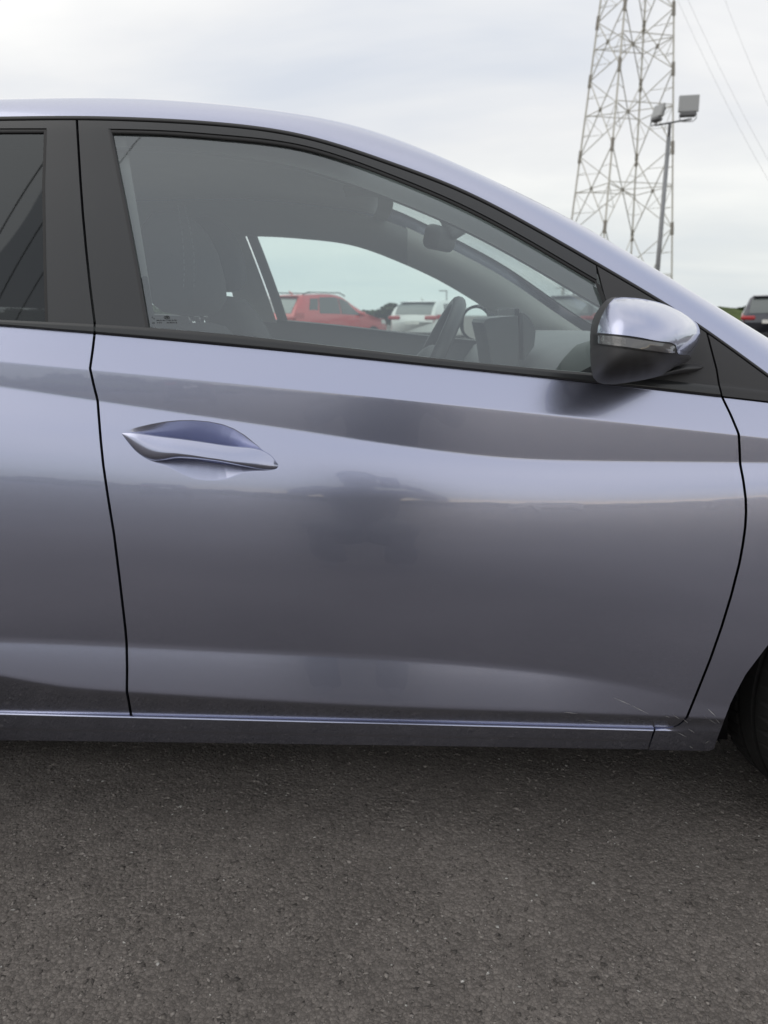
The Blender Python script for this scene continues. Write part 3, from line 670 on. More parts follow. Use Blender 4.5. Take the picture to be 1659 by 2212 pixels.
# ---------------------------------------------------------------- far side of the car (mirrored) and cabin trim
far_lip = lambda u: np.minimum(c_gtop2(u)+64, c_gbot(u)-4)
far_door = gpix('far_door_card', rows_between([c_gbot, off(c_gbot, 14), c_bot], [4, 14]), const(-460), const(1600), ss60, IDOOR, lambda u, v: Y(u, np.maximum(v, c_gbot(u)))+.05-.012*np.clip((v-c_gbot(u))/14, 0, 1), mirror=True)
gpix('far_door_skin', rows_between([c_pnt, c_cr1, c_hor, c_bot], [4, 8, 10]), const(-700), const(2600), ss60, PAINT, Y, mirror=True)
gpix('far_waist_cap', rows_between([off(c_gbot, -1), off(c_gbot, 3)], [2]), const(-900), const(1500), ss60, SEAL, lambda u, v: Y(u, v)+.004+.046*np.clip((v-c_gbot(u))/3, 0, 1), mirror=True)
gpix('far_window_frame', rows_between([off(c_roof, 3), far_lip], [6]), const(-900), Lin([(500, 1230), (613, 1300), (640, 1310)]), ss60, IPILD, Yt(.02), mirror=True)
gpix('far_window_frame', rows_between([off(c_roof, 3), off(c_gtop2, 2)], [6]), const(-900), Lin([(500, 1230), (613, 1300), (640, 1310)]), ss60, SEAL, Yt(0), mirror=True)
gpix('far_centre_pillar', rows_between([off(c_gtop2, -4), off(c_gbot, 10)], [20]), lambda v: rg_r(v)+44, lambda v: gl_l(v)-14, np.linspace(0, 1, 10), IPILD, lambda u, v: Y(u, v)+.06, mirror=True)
gpix('far_centre_pillar_seal', rows_between([off(c_gtop2, -6), off(c_gbot, 10)], [20]), lambda v: gl_l(v)-16, lambda v: gl_l(v)+5, np.linspace(0, 1, 8), SEAL, lambda u, v: Y(u, v)+.045*np.clip((gl_l(v)+5-u)/21, 0, 1), mirror=True)
gpix('centre_pillar_trim', rows_between([off(c_gtop2, -4), off(c_gbot, 10)], [20]), lambda v: gl_l(v)-40, lambda v: gl_l(v)+26-(v-289)*.028, np.linspace(0, 1, 8), IPILM, lambda u, v: Y(u, v)+.05)
gpix('far_sail', rows_between([off(c_roof, 6), off(c_gbot, 4)], [14]), Lin([(560, 1289), (655, 1311), (840, 1336)]), lambda v: sh_front(v)-2, np.linspace(0, 1, 16), SAIL, Yt(.01), mirror=True)
gpix('far_window_glass', rows_between([off(c_gtop2, -2), off(c_gbot, 6)], [20]), lambda v: gl_l(v)-3, lambda v: gl_r(v)+3, np.linspace(0, 1, 40), GLASSF, Yt(.007), mirror=True)
gpix('far_rear_glass', rows_between([off(c_gtop2, -2), off(c_gbot, 6)], [20]), const(-560), lambda v: rg_r(v)+2, np.linspace(0, 1, 40), GLASSF, Yt(.007), mirror=True)
# A pillar and roof side trims, far and near
def trim_strip(nm, u0, u1, n, lipf, zd, m, mirror, bin_):
    ua = np.linspace(u0, u1, n); E1 = roof_xyz(ua, 1.0); lv = lipf(ua); gE = at(ua, lv, Y(ua, lv))
    A = inw(E1, .06); A[:, 2] -= zd; B = inw(gE, bin_); rows = []
    for t in np.linspace(0, 1, 11): rows.append(inw(A*(1-t)+B*t, .028*math.sin(math.pi*t)))
    rows.append(inw(gE, .012)); rows = np.array(rows)
    return part(nm, mir(rows) if mirror else rows, gfaces(len(rows), n), m)
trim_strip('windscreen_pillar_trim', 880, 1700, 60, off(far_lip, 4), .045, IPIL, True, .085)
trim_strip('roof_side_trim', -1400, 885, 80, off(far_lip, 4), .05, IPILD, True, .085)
near_lip = lambda u: np.minimum(c_gtop2(u)+40-14*np.clip((700-np.asarray(u, float))/300, 0, 1), c_gbot(u)-4)
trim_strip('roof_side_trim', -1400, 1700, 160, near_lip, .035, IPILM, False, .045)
# tail: rear screen and tailgate (off the picture)
tl = loft(np.array([-1745., -1740.]), np.linspace(0, 1, 13)); top_ = tail_drop(np.array(tl)[:, 0], np.array(-1745.))
bt_ = top_.copy(); bt_[:, 0] -= .24; bt_[:, 2] = .98; lo_ = bt_.copy(); lo_[:, 0] -= .06; lo_[:, 2] = .35
lo_[:, 1] = np.linspace(1.45, 3.02, 13); bt_[:, 1] = np.linspace(1.46, 3.01, 13)
part('rear_screen', np.array([top_, bt_]), gfaces(2, 13), PRIV); part('tailgate', np.array([bt_, lo_]), gfaces(2, 13), PAINT)
qu = np.array([[at(-1600, v, float(Y(np.array(-1600.), np.array(float(v))))) for v in np.linspace(float(c_gbot(-1600)), 1500, 8)]]).reshape(8, 3)
part('rear_bumper', np.array([[p+np.array((0, 0, 0)), p+np.array((-.12, .35, 0)), mir(p)+np.array((-.12, -.35, 0)), mir(p)] for p in qu]), gfaces(8, 4), PAINT)
gpix('rear_side_pillar', rows_between([off(c_gtop2, -2), c_pnt], [10]), const(-1600), const(-740), np.linspace(0, 1, 20), PAINT, Yt(.002))
gpix('rear_side_pillar', rows_between([off(c_gtop2, -2), c_pnt], [10]), const(-1600), const(-540), np.linspace(0, 1, 20), IPILD, Yt(.002), mirror=True)
gpix('rear_side_pillar', rows_between([off(c_roof, 2), off(c_gtop2, 3)], [4]), const(-1600), const(-740), np.linspace(0, 1, 20), PAINT, Yt(.004))
# bonnet and nose (right of the picture)
ub = np.linspace(1626, 2800, 60)
vb_ = np.where(ub < 1700, c_roof(ub)+1.5, np.maximum(c_roof(ub)+1.5, 0)*0+np.interp(ub, [1700, 1760, 2800], [float(c_roof(1700.))+1.5, float(c_pnt(1760.)), float(c_pnt(2800.))]))
B0 = at(ub, vb_, Y(ub, vb_)+.003); rows = [B0]
for d, dz in ((.03, .016), (.08, .026), (.14, .030)):
    P = B0.copy(); P[:, 1] += d; P[:, 2] += dz*np.clip((ub-1600)/60, .4, 1); rows.append(P)
Mr = [mir(r) for r in rows][::-1]; mid = (rows[-1]+Mr[0])/2; mid[:, 2] += .03; mid[:, 0] += np.linspace(.02, .14, 60)
part('bonnet', np.array(rows+[mid]+Mr), gfaces(9, 60), PAINT)
part('cowl', np.array([[ (.70, 1.52, .93), (.98, 1.7, .95), (1.05, 2.235, .96), (.98, 2.77, .95), (.70, 2.95, .93)], [(.9, 1.52, .88), (1.2, 1.7, .9), (1.25, 2.235, .9), (1.2, 2.77, .9), (.9, 2.95, .88)]]), gfaces(2, 5), SEAL)
nz = [at(2790., v, float(Y(np.array(2790.), np.array(float(v))))) for v in np.linspace(float(c_pnt(2800.)), 1520, 8)]
part('front_bumper', np.array([[p, p+np.array((.2, .45, 0)), mir(p)+np.array((.2, -.45, 0)), mir(p)] for p in nz]), gfaces(8, 4), PAINT)

# ---------------------------------------------------------------- wheels
def make_wheel(name, x, y, rz):
    w = empty(name, (x, y-1.9, ZW), rz); w.parent = car
    prof = [(-.0975, .215), (-.105, .25), (-.106, .275), (-.1, .297), (-.088, .3095), (-.064, .3135), (-.062, .307), (-.056, .307), (-.054, .3145), (-.022, .315), (-.020, .308), (-.012, .308), (-.010, .315), (.022, .315), (.024, .308), (.032, .308), (.034, .3145), (.06, .3135), (.088, .3095), (.1, .297), (.106, .275), (.105, .25), (.0975, .215)]
    n = 240; V = []; m_ = len(prof)
    for k in range(n):
        a = 2*math.pi*k/n
        for (yy, r) in prof:
            g = .0045 if (k % 4 == 0 and .031 < abs(yy) < .098 and r > .3) else 0.0
            aa = a+abs(yy)*.25
            V.append(((r-g)*math.cos(aa), yy, (r-g)*math.sin(aa)))
    f = []
    for k in range(n):
        k2 = (k+1) % n
        for i in range(m_-1): f.append((k*m_+i, k2*m_+i, k2*m_+i+1, k*m_+i+1))
    mesh('tyre', V, f, TYRE, w, False)
    bm = bmesh.new()
    rr_ = [(-.075, .218), (-.08, .21), (-.06, .2), (.06, .195), (.075, .218)]; pv = []
    for k in range(64):
        a = 2*math.pi*k/64; pv.append([bm.verts.new((r*math.cos(a), yy, r*math.sin(a))) for yy, r in rr_])
    for k in range(64):
        for i in range(4): bm.faces.new((pv[k][i], pv[(k+1) % 64][i], pv[(k+1) % 64][i+1], pv[k][i+1]))
    for k in range(5):
        a = 2*math.pi*k/5+.3
        for s2 in (-.1, .1):
            rbox(bm, (.12*math.cos(a+s2*.6), -.062, .12*math.sin(a+s2*.6)), (.17, .022, .026), .006, 1, Matrix.Rotation(-(a+s2*.3), 3, 'Y'))
    rbox(bm, (0, -.066, 0), (.1, .03, .1), .012)
    bm_obj('rim', bm, RIM, w)
    bm = bmesh.new(); bmesh.ops.create_cone(bm, cap_ends=True, segments=32, radius1=.13, radius2=.13, depth=.02, matrix=Matrix.Rotation(math.pi/2, 4, 'X')); bm_obj('brake_disc', bm, RIM, w)
make_wheel('front_wheel', 1.035, 1.50, R(17)); make_wheel('rear_wheel', XR, 1.50, 0)
make_wheel('front_wheel', 1.035, 2.97, R(17)); make_wheel('rear_wheel', XR, 2.97, 0)
for xc in (1.03, XR):                             # wheel housings
    for yc, sg in ((1.53, 1), (2.94, -1)):
        bm = bmesh.new(); pv = []
        for k in range(25):
            a = math.pi*(k/24)*1.25-.4; pv.append([bm.verts.new((xc+RA*math.cos(a), yc-1.9+d, ZW+RA*math.sin(a))) for d in ((-.10, .22) if sg > 0 else (.10, -.22))])
        for k in range(24): bm.faces.new((pv[k][0], pv[k][1], pv[k+1][1], pv[k+1][0]))
        bm.faces.new([p[1] for p in pv]); bm_obj('wheel_housing', bm, DARK, car)

# ---------------------------------------------------------------- cabin
def seat(yc, dx=0.0, dz=0.0):
    def sec(path, name, m, nseg=10):
        V = []; 
        for (x, z, hx, hy) in path:
            for k in range(24):
                a = 2*math.pi*k/24; cx_, sx_ = math.cos(a), math.sin(a)
                V.append((x+dx+hx*math.copysign(abs(cx_)**.55, cx_), yc-1.9+hy*math.copysign(abs(sx_)**.55, sx_), z+dz))
        f = gfaces(len(path), 24, wrap=True); f.append(tuple(range(24))); f.append(tuple((len(path)-1)*24+i for i in range(24)))
        o = mesh(name, V, f, m, car); return o
    b = sec([(-.27, .45, .10, .22), (-.31, .55, .11, .25), (-.35, .70, .10, .26), (-.385, .82, .09, .25), (-.42, .93, .075, .22), (-.437, .985, .06, .18), (-.445, 1.02, .04, .13), (-.447, 1.03, .01, .06)], 'seat_back', ICLOTH)
    h = sec([(-.462, 1.045, .02, .06), (-.468, 1.055, .055, .10), (-.475, 1.085, .080, .125), (-.482, 1.13, .084, .135), (-.488, 1.19, .076, .132), (-.492, 1.235, .058, .12), (-.494, 1.262, .035, .095), (-.494, 1.27, .01, .05)], 'headrest', ICLOTH)
    bm = bmesh.new(); rbox(bm, (-.02, yc-1.9, .42), (.52, .5, .16), .05, 3); bm_obj('seat_cushion', bm, ICLOTH, car)
    for dy in (-.05, .05):
        tube('headrest_post', [(-.44+dx, yc-1.9+dy, .98), (-.466+dx, yc-1.9+dy, 1.07)], .006, CHROME, car)
    return h
hr = seat(1.86, .018); seat(2.62, -.062, .075)
# stitching down the near headrest side
def stitches(pts):
    V = []; f = []
    for i in range(len(pts)-1):
        a = Vector(pts[i]); b = Vector(pts[i+1]); n_ = max(2, int((b-a).length/.011))
        for k in range(n_):
            p0 = a.lerp(b, k/n_); p1 = a.lerp(b, (k+.6)/n_); i0 = len(V); w = Vector((.0011, 0, 0))
            V += [p0-w, p0+w, p1+w, p1-w]; f.append((i0, i0+1, i0+2, i0+3))
    return V, f
Vst, fst = [], []
for us_ in (((383, 440), (393, 500), (397, 545), (398, 590), (396, 625)), ((398, 440), (412, 500), (419, 545), (420, 590), (419, 625))):
    P = [tuple(at(u, v, 1.716)-np.array((0, 1.9, 0))) for u, v in us_]; a, b = stitches(P); fst += [tuple(i+len(Vst) for i in q) for q in b]; Vst += a
mesh('seat_stitching', Vst, fst, STITCH, car, False)
bm = bmesh.new(); rbox(bm, (-1.2, .335, .42), (.5, 1.3, .2), .06, 3); rbox(bm, (-1.5, .335, .72), (.16, 1.3, .55), .06, 3, Matrix.Rotation(R(-16), 3, 'Y')); bm_obj('rear_bench', bm, ICLOTH, car)
for yb in (1.83, 2.64):
    bm = bmesh.new(); rbox(bm, (-1.53, yb-1.9, 1.06), (.1, .25, .17), .045, 3); bm_obj('rear_headrest', bm, ICLOTH, car)
# dashboard
prof = [(.30, .52), (.29, .80), (.31, .905), (.345, .955), (.40, .985), (.50, 1.000), (.62, 1.000), (.76, .985), (.88, .965), (.97, .95), (.97, .5)]
ysd = np.linspace(1.45, 3.02, 9); V = [(x, y-1.9, z-.02*abs((y-2.235)/.78)**3) for y in ysd for x, z in prof]
mesh('dashboard', V, gfaces(9, len(prof)), IPLAST, car)
# instrument hood and screen in front of the steering wheel
Yh = 1.86
def pxp(u, v, y): return at(u, v, y)-np.array((0, 1.9, 0))
hoodp = [(1033, 697), (1036, 690), (1044, 687), (1072, 684), (1102, 682), (1104, 760), (1100, 790), (1050, 790), (1043, 740)]
V = []; 
for yy in (Yh-.11, Yh-.06, Yh+.08, Yh+.14):
    V += [tuple(at(u, v, Yh)-np.array((0, 1.9, 0))+np.array((0, yy-Yh, 0))) for u, v in hoodp]
n_ = len(hoodp); f = gfaces(4, n_, wrap=True)+[tuple(range(n_)), tuple(3*n_+i for i in range(n_))]
mesh('instrument_hood', V, f, IPLAST, car, False)
bm = bmesh.new(); p0 = pxp(1111, 720, Yh); rbox(bm, (p0[0], p0[1]+.12, p0[2]), (.012, .30, .115), .004); scr = bm_obj('display_screen', bm, mat('screen_glass', (.012, .013, .014), .5), car)
hd2 = [(1118, 676), (1128, 684), (1139, 700), (1143, 715), (1140, 745), (1118, 775)]
V = []
for yy in (Yh-.08, Yh+.3): V += [tuple(at(u, v, Yh)-np.array((0, 1.9, 0))+np.array((0, yy-Yh, 0))) for u, v in hd2]
mesh('screen_back', V, gfaces(2, 6, wrap=True)+[tuple(range(6)), tuple(range(6, 12))], IPLAST, car, False)
# steering wheel, nearly edge on
st = R(27); cw = np.array((.093, Yh-1.9, .915)); ax1 = np.array((0, 1, 0)); ax2 = np.array((math.sin(st), 0, math.cos(st))); axn = np.array((-math.cos(st), 0, math.sin(st)))
pth = [cw+.178*(math.cos(a)*ax1+math.sin(a)*ax2) for a in np.linspace(0, 2*math.pi, 64, endpoint=False)]
sw = tube('steering_wheel', pth, .0165, LEATH, car, 12, True)
for a in (R(-90), R(5), R(175)): tube('wheel_spoke', [cw+axn*-.015, cw+.09*(math.cos(a)*ax1+math.sin(a)*ax2), cw+.172*(math.cos(a)*ax1+math.sin(a)*ax2)], [.022, .018, .013], IPLAST, sw, 8)
bm = bmesh.new(); bmesh.ops.create_uvsphere(bm, u_segments=20, v_segments=12, radius=.07)
bmesh.ops.scale(bm, vec=(.5, 1, 1), verts=bm.verts); bmesh.ops.transform(bm, matrix=Matrix.Translation(Vector(cw)) @ Matrix.Rotation(st, 4, 'Y'), verts=bm.verts); bm_obj('wheel_hub', bm, IPLAST, sw, True)
tube('steering_column', [cw, cw+np.array((.22, 0, -.09))], .035, IPLAST, car, 10)
tube('column_stalk', [cw+np.array((.05, 0, .0)), cw+np.array((.05, .12, .012)), cw+np.array((.048, .17, .016))], .008, IPLAST, car, 8)
# interior mirror on the windscreen
p = pxp(955, 505, 2.16)
bm = bmesh.new(); rbox(bm, (p[0]-.005, p[1], p[2]-.012), (.045, .15, .062), .018, 3, Matrix.Rotation(R(-25), 3, 'Z') @ Matrix.Rotation(R(12), 3, 'Y')); bm_obj('interior_mirror', bm, SEAL, car, True)
bm = bmesh.new(); rbox(bm, (p[0]+.03, p[1]+.02, p[2]+.035), (.06, .06, .09), .015, 3, Matrix.Rotation(R(-30), 3, 'Y')); bm_obj('mirror_mount', bm, IPLAST, car, True)
# grab handle lamp console on headliner
p = pxp(800, 430, 2.2); bm = bmesh.new(); rbox(bm, (p[0], p[1], p[2]+.02), (.14, .12, .018), .007, 2); bm_obj('roof_console', bm, IPILD, car, True)
# seat belt on the near pillar
tube('seat_belt', [at(312, 600, 1.50)-np.array((0, 1.9, 0)), at(330, 705, 1.46)-np.array((0, 1.9, 0)), at(350, 820, 1.44)-np.array((0, 1.9, 0))], .006, ICLOTH, car, 6)
# cabin floor
bm = bmesh.new(); rbox(bm, (-.3, .335, .285), (2.4, 1.45, .02)); bm_obj('cabin_floor', bm, ICLOTH, car)
# far door mirror
MF = Matrix.Translation((.385, 1.27, 1.012)) @ Matrix.Rotation(R(27), 4, 'Z')
bm = bmesh.new(); bmesh.ops.create_uvsphere(bm, u_segments=28, v_segments=18, radius=1)
bmesh.ops.transform(bm, matrix=MF @ Matrix.Diagonal((.075, .115, .075, 1)), verts=bm.verts)
cut = MF.inverted()
bmesh.ops.delete(bm, geom=[v for v in bm.verts if (cut @ v.co).x < -.035], context='VERTS'); fm = bm_obj('far_mirror_housing', bm, SEAL, car, True)
bm = bmesh.new(); bmesh.ops.create_circle(bm, cap_ends=True, segments=28, radius=1); bmesh.ops.transform(bm, matrix=MF @ Matrix.Translation((-.022, 0, 0)) @ Matrix.Rotation(math.pi/2, 4, 'Y') @ Matrix.Diagonal((.06, .094, 1, 1)), verts=bm.verts)
bm_obj('far_mirror_glass', bm, mat('mirror_silver', (.85, .87, .87), .02, 1.0), fm)

# ---------------------------------------------------------------- asphalt
def asphalt():
    m = bpy.data.materials.new('asphalt'); m.use_nodes = True; t = m.node_tree; b = t.nodes['Principled BSDF']; b.inputs['Roughness'].default_value = .82
    b.inputs['Specular IOR Level'].default_value = .35
    tc_ = t.nodes.new('ShaderNodeTexCoord')
    def no(scale, det, ro=.5):
        n = t.nodes.new('ShaderNodeTexNoise'); n.inputs['Scale'].default_value = scale; n.inputs['Detail'].default_value = det; n.inputs['Roughness'].default_value = ro
        t.links.new(tc_.outputs['Object'], n.inputs['Vector']); return n.outputs['Fac']
    def vo(scale, feat='F1'):
        n = t.nodes.new('ShaderNodeTexVoronoi'); n.inputs['Scale'].default_value = scale; n.feature = feat
        t.links.new(tc_.outputs['Object'], n.inputs['Vector']); return n
    def mm(op, a, b_):
        x = t.nodes.new('ShaderNodeMath'); x.operation = op
        for i, q in enumerate((a, b_)):
            if isinstance(q, (int, float)): x.inputs[i].default_value = q
            else: t.links.new(q, x.inputs[i])
        return x.outputs[0]
    big = no(1.1, 5, .6); mid = no(14, 3); fine = no(420, 3, .7); v1 = vo(150); v2 = vo(70); ve = vo(150, 'DISTANCE_TO_EDGE'); ve2 = vo(70, 'DISTANCE_TO_EDGE')
    r = t.nodes.new('ShaderNodeValToRGB'); s_ = mm('ADD', mm('ADD', mm('MULTIPLY', big, .5), mm('MULTIPLY', mid, .25)), mm('MULTIPLY', fine, .25)); t.links.new(s_, r.inputs[0])
    r.color_ramp.elements[0].position = .34; r.color_ramp.elements[0].color = (.102, .091, .084, 1)
    r.color_ramp.elements[1].position = .66; r.color_ramp.elements[1].color = (.25, .225, .207, 1)
    hs = t.nodes.new('ShaderNodeSeparateColor'); t.links.new(v1.outputs['Color'], hs.inputs[0])     # every chip its own tone
    tone = t.nodes.new('ShaderNodeMapRange'); t.links.new(hs.outputs[0], tone.inputs[0]); tone.inputs['To Min'].default_value = .80; tone.inputs['To Max'].default_value = 1.22
    bit = t.nodes.new('ShaderNodeMapRange'); t.links.new(ve.outputs['Distance'], bit.inputs[0]); bit.inputs['From Max'].default_value = .12; bit.inputs['To Min'].default_value = .66
    bit2 = t.nodes.new('ShaderNodeMapRange'); t.links.new(ve2.outputs['Distance'], bit2.inputs[0]); bit2.inputs['From Max'].default_value = .09; bit2.inputs['To Min'].default_value = .8
    mu = t.nodes.new('ShaderNodeVectorMath'); mu.operation = 'SCALE'; t.links.new(r.outputs[0], mu.inputs[0])
    t.links.new(mm('MULTIPLY', mm('MULTIPLY', tone.outputs[0], bit.outputs[0]), bit2.outputs[0]), mu.inputs['Scale'])
    t.links.new(mu.outputs[0], b.inputs['Base Color'])
    hgt = mm('ADD', mm('ADD', mm('MULTIPLY', v1.outputs['Distance'], -1.0), mm('MULTIPLY', v2.outputs['Distance'], -.9)), mm('ADD', mm('MULTIPLY', fine, .6), mm('MULTIPLY', hs.outputs[1], .5)))
    bp = t.nodes.new('ShaderNodeBump'); bp.inputs['Distance'].default_value = .0045
    pat = t.nodes.new('ShaderNodeMapRange'); t.links.new(mm('ADD', mm('MULTIPLY', no(3.2, 4, .6), .7), mm('MULTIPLY', mid, .3)), pat.inputs[0]); pat.inputs['From Min'].default_value = .38; pat.inputs['From Max'].default_value = .64; pat.inputs['To Min'].default_value = .35; pat.inputs['To Max'].default_value = 1.0
    t.links.new(pat.outputs[0], bp.inputs['Strength'])
    t.links.new(hgt, bp.inputs['Height']); t.links.new(bp.outputs[0], b.inputs['Normal'])
    return m
ASPH = asphalt()
V = [(-400, -400, 0), (400, -400, 0), (400, 400, 0), (-400, 400, 0)]
tag(mesh('ground', V, [(0, 1, 2, 3)], ASPH, None, False), kind='structure')
# loose chips and pebbles lying on it
def chips(n, smin, smax, xr, yr, name, m, flat=1.0):
    base = np.array([(1, 0, 0), (-.2, .9, 0), (-1, .1, .1), (.1, -1, 0), (.15, .1, .6), (-.1, 0, -.3)])
    tri = np.array([(0, 1, 4), (1, 2, 4), (2, 3, 4), (3, 0, 4), (1, 0, 5), (2, 1, 5), (3, 2, 5), (0, 3, 5)])
    sz = (smin*(smax/smin)**(rng.random(n)**2.4))[:, None, None]; a = rng.random(n)*6.283; c, s2 = np.cos(a)[:, None], np.sin(a)[:, None]
    b = base[None]*(1+.35*rng.standard_normal((n, 6, 3)))*sz*np.stack([np.ones(n), rng.uniform(.55, 1, n), flat*rng.uniform(.5, 1, n)], -1)[:, None, :]
    x, y = rng.uniform(*xr, n)[:, None], rng.uniform(*yr, n)[:, None]
    V = np.stack([b[..., 0]*c-b[..., 1]*s2+x, b[..., 0]*s2+b[..., 1]*c+y, np.maximum(b[..., 2]+sz[..., 0]*.1*flat, -.001)], -1).reshape(-1, 3)
    Fi = (tri[None]+np.arange(n)[:, None, None]*6).reshape(-1)
    me = bpy.data.meshes.new(name); me.vertices.add(len(V)); me.vertices.foreach_set('co', V.ravel()); k = n*8
    me.loops.add(k*3); me.loops.foreach_set('vertex_index', Fi); me.polygons.add(k); me.polygons.foreach_set('loop_start', np.arange(k)*3); me.polygons.foreach_set('loop_total', np.full(k, 3))
    me.update(calc_edges=True); me.validate(); me.materials.append(m)
    o = bpy.data.objects.new(name, me); COL.objects.link(o); return tag(o, kind='stuff')
STONE = mat('mixed_stone_chips', (.16, .145, .132), .8); t_ = STONE.node_tree
vn = t_.nodes.new('ShaderNodeTexVoronoi'); vn.inputs['Scale'].default_value = 110; t_.links.new(t_.nodes['Texture Coordinate'].outputs['Object'], vn.inputs['Vector'])
vs = t_.nodes.new('ShaderNodeSeparateColor'); t_.links.new(vn.outputs['Color'], vs.inputs[0]); vr = t_.nodes.new('ShaderNodeValToRGB'); t_.links.new(vs.outputs[0], vr.inputs[0])
vr.color_ramp.elements[0].color = (.055, .049, .045, 1); vr.color_ramp.elements[1].color = (.30, .275, .255, 1); e3 = vr.color_ramp.elements.new(.7); e3.color = (.17, .152, .138, 1); t_.links.new(vr.outputs[0], t_.nodes['Principled BSDF'].inputs['Base Color'])
tag(chips(34000, .0014, .0066, (-1.15, 1.15), (.72, 2.3), 'asphalt_stones', STONE, .55), 'mixed stone chips showing in the worn asphalt surface', 'stones')
tag(chips(900, .0013, .0044, (-1.1, 1.1), (.75, 2.0), 'loose_pebbles', mat('pale_pebble', (.42, .41, .39), .7, var=(90, .4))), 'pale pebbles scattered loose on the dark asphalt', 'pebbles')

# ---------------------------------------------------------------- background cars
WGLASS = mat('tinted_car_glass', (.03, .034, .036), .06, spec=.7, coat=.6)
WGL2 = mat('car_glass_sky_sheen', (.12, .14, .14), .08, spec=.8, coat=.6)  # rear screens: pale sky reflection put into the glass colour
RED_L = mat('tail_lens_red', (.42, .02, .025), .2, coat=.8); PLATE = mat('number_plate', (.75, .75, .72), .5); BLK = mat('car_black_plastic', (.02, .02, .021), .55)
def bg_car(name, label, body, centre, heading, suv=False, rails=False, bar=False, group=None):
    root = empty(name, (centre[0], centre[1], 0), R(heading)); tag(root, label, 'car', group)
    Ln, Wd, Ht = (4.35, 1.84, 1.64) if suv else (4.3, 1.80, 1.47)
    hl = Ln/2; rear_z = .98 if suv else .95
    zt = Spl([(-hl, .80), (-hl+.05, rear_z), (-hl+.20, rear_z+.28), (-hl+.42, Ht-.10), (-hl+.62, Ht-.035), (-hl+1.3, Ht), (-hl+2.0, Ht-.01), (hl-1.95, Ht-.11), (hl-1.55, Ht-.34), (hl-1.12, 1.04), (hl-.95, 1.0), (hl-.35, .90), (hl-.08, .78), (hl, .62)])
    zbelt = lambda x: (1.0 if suv else .95)-.05*(x/hl)
    def hw(x):
        t = abs(x)/hl; return Wd/2*(1-.16*max(0, (t-.72)/.28)**2)
    def surf(x, t):                              # t 0..1: sill to roof centre, right-hand side has y < 0
        w = hw(x); top = float(zt(x)); zb = min(zbelt(x), top-.02); zl = .26+.06*max(0, (abs(x)/hl-.8)/.2)
        gre = max(0., min(1, (top-zb-.05)/.4)); rw = w*(1-.22*gre)
        pts = [(0, .82*w, zl), (.10, .985*w, zl+.1), (.30, w, .62), (.44, .975*w, zb), (.68, rw, top-.07*gre-.01), (.80, rw*.86, top), (1, 0, top+.02)]
        for k in range(len(pts)-1):
            if t <= pts[k+1][0]+1e-9:
                q = (t-pts[k][0])/(pts[k+1][0]-pts[k][0]); a, b = pts[k], pts[k+1]; return (a[1]+(b[1]-a[1])*q, a[2]+(b[2]-a[2])*q)
    xs = np.concatenate([np.linspace(-hl, -hl+.7, 13), np.linspace(-hl+.85, hl-.3, 22), np.linspace(hl-.22, hl, 6)])
    tt = [0, .05, .10, .2, .30, .37, .44, .56, .68, .74, .80, .9, 1.0]
    V = []; nt2 = len(tt)*2-1
    for x in xs:
        l = [surf(x, t) for t in tt]
        V += [(x, -y, z) for y, z in l]+[(x, y, z) for y, z in l[-2::-1]]
    f = gfaces(len(xs), nt2); f.append(tuple(range(nt2))); f.append(tuple((len(xs)-1)*nt2+i for i in range(nt2-1, -1, -1)))
    mesh('body', V, f, body, root)
    def patch(nm, x0, x1, t0, t1, side, m, d=.006, n=(8, 5), slant=(0, 0), par=None):
        P = np.zeros((n[0], n[1], 3))
        for i in range(n[0]):
            for j in range(n[1]):
                tj = t0+(t1-t0)*j/(n[1]-1); sx = (tj-t0)/(t1-t0)
                a = x0+slant[0]*sx; b = x1+slant[1]*sx; x = a+(b-a)*i/(n[0]-1)
                y, z = surf(x, tj); P[i, j] = (x, y, z)
        du = np.gradient(P, axis=0); dv = np.gradient(P, axis=1); nn = np.cross(du, dv); nn /= np.linalg.norm(nn, axis=-1)[..., None]+1e-9
        if (nn[..., 1].mean() < 0): nn = -nn
        P = P+nn*d; P[..., 1] *= side; return mesh(nm, P.reshape(-1, 3), gfaces(*n), m, par or root)
    for sd_ in (-1, 1):
        patch('side_window', -hl+1.03, -hl+1.97, .455, .672, sd_, WGLASS, slant=(.14, .03))
        patch('side_window', -hl+2.01, hl-1.38, .455, .672, sd_, WGLASS, slant=(.02, -.50))
        patch('quarter_window', -hl+.62, -hl+1.0, .50, .66, sd_, WGLASS, slant=(.16, .13))
        patch('tail_light', -hl+.012, -hl+.38, .40, .465, sd_, RED_L, .012)
        patch('tail_light_reflector', -hl+.01, -hl+.10, .16, .2, sd_, RED_L, .012)
        bm = bmesh.new(); rbox(bm, (-hl+.035, sd_*Wd*.36, .93), (.10, .40, .12), .03, 2); bm_obj('rear_lamp', bm, RED_L, root, True)
        patch('headlight', hl-.42, hl-.1, .36, .43, sd_, PLATE, .01)
        patch('sill_trim', -hl+.7, hl-.7, .0, .1, sd_, BLK, .008)
    # rear screen and spoiler across the tailgate
    def across(nm, x0, x1, wf, m, d=.012, n=(6, 12), zoff=0):
        P = np.zeros((n[0], n[1], 3))
        for i in range(n[0]):
            x = x0+(x1-x0)*i/(n[0]-1); top = float(zt(x)); w = hw(x)*.80*wf*(1-.12*i/(n[0]-1))
            for j in range(n[1]):
                s2 = -1+2*j/(n[1]-1); P[i, j] = (x-d, w*s2, top+.02*(1-abs(s2))+d*.6+zoff)
        return mesh(nm, P.reshape(-1, 3), gfaces(*n), m, root)
    across('rear_screen', -hl+.075, -hl+.37, 1.0, WGL2)
